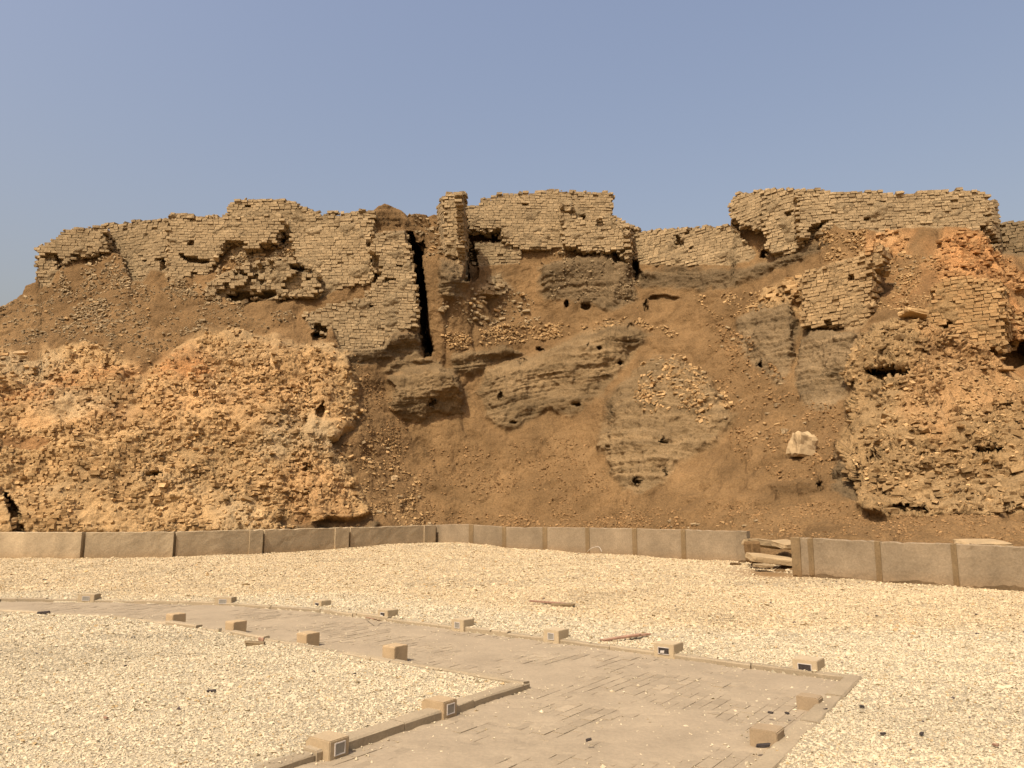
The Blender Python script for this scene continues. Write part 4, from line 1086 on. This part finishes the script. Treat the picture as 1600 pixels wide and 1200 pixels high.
# ================================================================== path lights
BLK = np.array([.345, .268, .160])
def make_block(name, w, d, h, col, lens, seed):
    """local frame: lens face looks to -Y, width along X; base at z=0"""
    rr = np.random.default_rng(900+seed)
    root = empty(name)
    bm = bmesh.new(); bmesh.ops.create_cube(bm, size=1)
    for v in bm.verts: v.co = (v.co.x*w, v.co.y*d, (v.co.z+.5)*(h+.12)-.12)
    ed = [e for e in bm.edges if all(v.co.z > h-.01 for v in e.verts) and all(v.co.y > 0 for v in e.verts)]
    bmesh.ops.bevel(bm, geom=ed, offset=.03 if seed < 3 else .010, segments=1, affect='EDGES')
    ed = [e for e in bm.edges if e.calc_length() > .02]
    bmesh.ops.bevel(bm, geom=ed, offset=.006, segments=2, affect='EDGES')
    bmesh.ops.subdivide_edges(bm, edges=list(bm.edges), cuts=1, use_grid_fill=True)
    co = np.array([v.co[:] for v in bm.verts])
    nn = fbm(co*14+seed, 2)
    for i, v in enumerate(bm.verts): v.co += v.normal*float(nn[i])*.007 if v.normal.length > 0 else v.co*0
    me = bpy.data.meshes.new('housing'); bm.to_mesh(me); bm.free()
    at = me.color_attributes.new('tint', 'FLOAT_COLOR', 'POINT'); c = np.ones((len(me.vertices), 4), np.float32); c[:, :3] = col
    at.data.foreach_set('color', c.ravel()); me.materials.append(M_BLOCK)
    o = bpy.data.objects.new('housing', me); COL.objects.link(o); o.parent = root
    if lens:
        lw, lh = (.040, .034) if w < .25 else (.062, .032)
        zc = h*.50; y = -d/2-.001
        fb = MB()
        t = .007
        for cx, cz, hx, hz in ((0, lh+t/2, lw+t, t/2), (0, -lh-t/2, lw+t, t/2), (-lw-t/2, 0, t/2, lh), (lw+t/2, 0, t/2, lh)):
            if lens == 'broken' and cx > 0: continue
            v, f = boxes(np.array([[cx, y, zc+cz]]), 0, np.array([[hx, .006, hz]])); fb.add(v, f)
        fr = fb.build('lens_frame', M_WHITE, root)
        if lens == 'glass':
            gb = MB(); v, f = boxes(np.array([[0, y+.001, zc]]), 0, np.array([[lw, .003, lh]])); gb.add(v, f)
            gb.build('lens', M_GLASS, root)
        else:
            gb = MB(); v, f = boxes(np.array([[0, y+.001, zc]]), 0, np.array([[lw, .0035, lh]])); gb.add(v, f)
            gb.build('socket', M_DARK, root)  # flat dark plate, its colour paints the shade of the open hole
            if lens == 'broken':
                gb = MB(); v, f = boxes(np.array([[-.012, y-.004, zc-.01]]), .3, np.array([[.024, .004, .012]]), None, .3); gb.add(v, f)
                gb.build('lens_shard', M_WHITE, root)
    return root
def place(root, x, y, yaw, z=ZP):
    q = gp(x, y, z); root.location = q; root.rotation_euler = (0, 0, yaw)
aang = math.atan2(ax[1], ax[0])
yawA = aang                 # lens looks to the right of the path axis
up_t = np.array(UP[0])-np.array(UP[4]); angU = math.atan2(up_t[1], up_t[0])
G = 'path light blocks along the path edges'
def block(x, y, yaw, lens, w, d, h, lab, seed, col=BLK, z=ZP):
    o = make_block('path_light', w, d, h, col, lens, seed); place(o, x, y, yaw, z); tag(o, lab, 'path light', G)
    return o
# near left kerb: lens faces the path
block(511, 1179, yawA, 'glass', .18, .25, .125, 'tan path light with grey framed lens on the near left kerb, at the bottom edge', 1, BLK*np.array([.98, .95, .92]))
block(686, 1117, yawA, 'glass', .175, .245, .13, 'tan path light with half shaded lens on the near left kerb beside the path bend', 2, BLK*np.array([.98, .92, .86]))
# right kerb: backs to the viewer
block(1266, 1107, yawA+math.pi, 'glass', .15, .18, .105, 'brown path light on the right kerb close to the path corner', 3, BLK*np.array([.78, .74, .72]))
block(1199, 1165, yawA+math.pi, 'glass', .17, .2, .125, 'brown path light on the right kerb nearest the bottom edge, dark leaf at its foot', 4, BLK*np.array([.78, .74, .72]))
# far edge, lens to the path
angs = angU
ups = [(1264, 1052, 'hole', 'pale path light with empty dark socket near the right path corner', .25, .25),
       (1045, 1025, 'broken', 'pale path light with smashed lens on the far path edge', .25, .25),
       (869, 1002, 'glass', 'pale path light with white framed lens on the far path edge, left of the driftwood', .23, .23),
       (723, 984, 'glass', 'small pale path light with white framed lens and dark chip on its top', .23, .23),
       (606, 968, 'broken', 'pale path light with torn white lens beside a bent wire', .22, .22),
       (503, 952, 'broken', 'pale path light with cracked dark socket at the bend of the far path edge', .21, .21)]
for k, (x, y, ln, lb, w, d) in enumerate(ups):
    block(x, y, angs, ln, w, d, .15, lb, 10+k, BLK*1.08)
block(352, 945, -.12, 'glass', .31, .2, .135, 'wide path light with slot lens, second from the left on the far edge', 20)
block(139, 940, -.06, 'glass', .31, .2, .135, 'wide path light with half buried slot lens, leftmost on the far edge', 21)
# lower edge, backs to the viewer
lot = np.array(LO[7])-np.array(LO[5]); angL = math.atan2(lot[1], lot[0])
for k, (x, y, lb) in enumerate([(274, 977, 'tan path light block half buried in gravel, leftmost on the near path edge'),
    (368, 990, 'tan path light block with rounded top beside the flat brown stain of gravel'),
    (481, 1010, 'tan path light block with chipped top edge, right of a small flat stone'),
    (617, 1034, 'large chipped tan path light block nearest the path bend on the near edge')]):
    block(x, y, angL+math.pi, 'glass', .20, .20, .165+.015*(k == 3), lb, 30+k, BLK*np.array([1.02, .95, .88]))

# ================================================================== small debris
def chip(name, x, y, sz, mat, label, cat, rz=0, z=.01, seed=1, group=None):
    o = rock(name, gp(x, y, .0)+np.array([0, 0, z]), sz, rz, seed, LIME*.5 if mat is M_ROCK else (.05, .04, .03), label, cat, mat=mat, sub=1, group=group)
    return o
chip('dark_stone', 330, 1084, (.035, .022, .018), M_DARK, 'black stone lying alone on the near gravel', 'stone', .3, .015, 51)
chip('dark_stone', 68, 962, (.085, .05, .045), M_DARK, 'black lump at the left end of the near path kerb', 'stone', .3, .02, 52)
chip('dark_stone', 1437, 1063, (.03, .02, .022), M_ROCK, 'small grey pointed stone standing on the right gravel', 'stone', .6, .015, 53)
chip('flat_stone', 398, 1008, (.11, .05, .022), M_ROCK, 'flat grey stone on gravel between two tan path light blocks', 'stone', .2, .02, 54)
chip('stone', 408, 1003, (.03, .03, .02), M_WOOD, 'tiny red brown stone beside the flat grey stone', 'stone', .2, .03, 55)
chip('wood_scrap', 857, 944, (.34, .05, .016), M_WOOD, 'long dark splintered wood scrap on the far gravel', 'wood', .15, .03, 56)
chip('wood_scrap', 880, 947, (.2, .06, .02), M_ROCK, 'pale bark scrap touching the dark splintered wood', 'wood', -.1, .02, 57)
chip('wood_scrap', 972, 999, (.30, .028, .014), M_WOOD, 'long thin brown driftwood stick above the far path edge', 'wood', .32, .025, 58)
chip('wood_scrap', 998, 996, (.16, .02, .012), M_WOOD, 'short brown stick crossing the end of the driftwood', 'wood', .42, .025, 59)
chip('dark_leaf', 1193, 1172, (.05, .016, .01), M_DARK, 'dark curled leaf at the foot of the nearest right path light', 'leaf', .1, .03, 60)
chip('dark_chip', 726, 971, (.018, .014, .03), M_DARK, 'black chip standing on gravel behind the small white lens light', 'debris', .1, .03, 61)
for k, (x, y) in enumerate([(245, 1102), (208, 998), (196, 1043), (490, 1052), (165, 1125), (553, 1056), (1205, 994), (1247, 1036), (1323, 1028), (1380, 1150), (1440, 1150), (1493, 1125), (1556, 1168), (1347, 1107), (1081, 957), (1050, 986), (1540, 1046), (1370, 964), (985, 890), (912, 893), (300, 884), (330, 893), (70, 907), (1290, 1112), (1420, 1010), (1230, 1118), (1204, 1117), (920, 1160), (1524, 1107)]):
    chip('dark_chip', x, y, (.019, .011, .007) if y > 940 else (.05, .02, .01), M_DARK if k % 4 else M_WOOD, 'small dark dry scrap lying loose on the pale gravel', 'debris', k*.7, .018, 70+k, 'dark scraps on the gravel')

# bent wire by the middle wall
def tube(name, pts, rad, mat, label, cat):
    cu = bpy.data.curves.new(name, 'CURVE'); cu.dimensions = '3D'; cu.bevel_depth = rad; cu.bevel_resolution = 2
    sp = cu.splines.new('NURBS'); sp.points.add(len(pts)-1)
    for p, q in zip(sp.points, pts): p.co = (*q, 1)
    sp.use_endpoint_u = True; sp.order_u = 3
    cu.materials.append(mat)
    tmp = bpy.data.objects.new('tmp', cu); me = bpy.data.meshes.new_from_object(tmp)
    me.name = name; bpy.data.objects.remove(tmp)
    o = bpy.data.objects.new(name, me); COL.objects.link(o)
    return tag(o, label, cat)
Yw = 26.2
tube('wire_loop', [unproj(float(x), float(y), Yw-.1*k) for k, (x, y) in enumerate([(918, 862), (922, 857), (932, 854), (938, 855), (940, 862)])], .012, M_WIRE, 'bent pale wire loop sticking out of gravel against the middle wall', 'wire')
tube('bent_wire', [gp(x, y, z) for x, y, z in ((572, 965, 0), (575, 965, .06), (583, 967, .07), (590, 969, .02), (594, 969, 0))], .008, M_WOOD, 'short bent brown wire arching beside the torn lens light', 'wire')

# ================================================================== light, sky, camera
SUN_AZ = R(31)        # to the left of straight behind the camera
SUN_EL = R(55)
sd = np.array([-math.sin(SUN_AZ)*math.cos(SUN_EL), -math.cos(SUN_AZ)*math.cos(SUN_EL), math.sin(SUN_EL)])
from mathutils import Vector
l = bpy.data.lights.new('sun', 'SUN'); l.energy = 5.0; l.angle = R(.53); l.color = (1, .935, .825)
so = bpy.data.objects.new('sun', l); COL.objects.link(so); so.rotation_euler = Vector(sd).to_track_quat('Z', 'Y').to_euler()
so.location = (-20, -20, 40)
wd = bpy.data.worlds.new('World'); scene.world = wd; wd.use_nodes = True
nt = wd.node_tree; bg = nt.nodes['Background']
sk = nt.nodes.new('ShaderNodeTexSky'); sk.sky_type = 'NISHITA'; sk.sun_disc = False
sk.sun_elevation = SUN_EL; sk.sun_rotation = math.atan2(sd[0], sd[1])
sk.air_density = 2.0; sk.dust_density = 7.0; sk.ozone_density = .5; sk.altitude = 0
hz = nt.nodes.new('ShaderNodeVectorMath'); hz.operation = 'MULTIPLY'; hz.inputs[1].default_value = (1.06, .97, 1.07)   # grading tint that pulls the sky towards violet
nt.links.new(sk.outputs[0], hz.inputs[0]); nt.links.new(hz.outputs[0], bg.inputs['Color']); bg.inputs['Strength'].default_value = .15

cam = bpy.data.cameras.new('camera'); cam.sensor_width = 36; cam.lens = 36*F/1600; cam.clip_end = 5000; cam.clip_start = .05
co = bpy.data.objects.new('camera', cam); COL.objects.link(co); co.location = (0, 0, HC); co.rotation_euler = (math.pi/2+PITCH, 0, 0)
scene.camera = co
vs_ = scene.view_settings; vs_.view_transform = 'Standard'; vs_.look = 'None'; vs_.exposure = 0; vs_.gamma = 1
scene.render.engine = 'CYCLES'
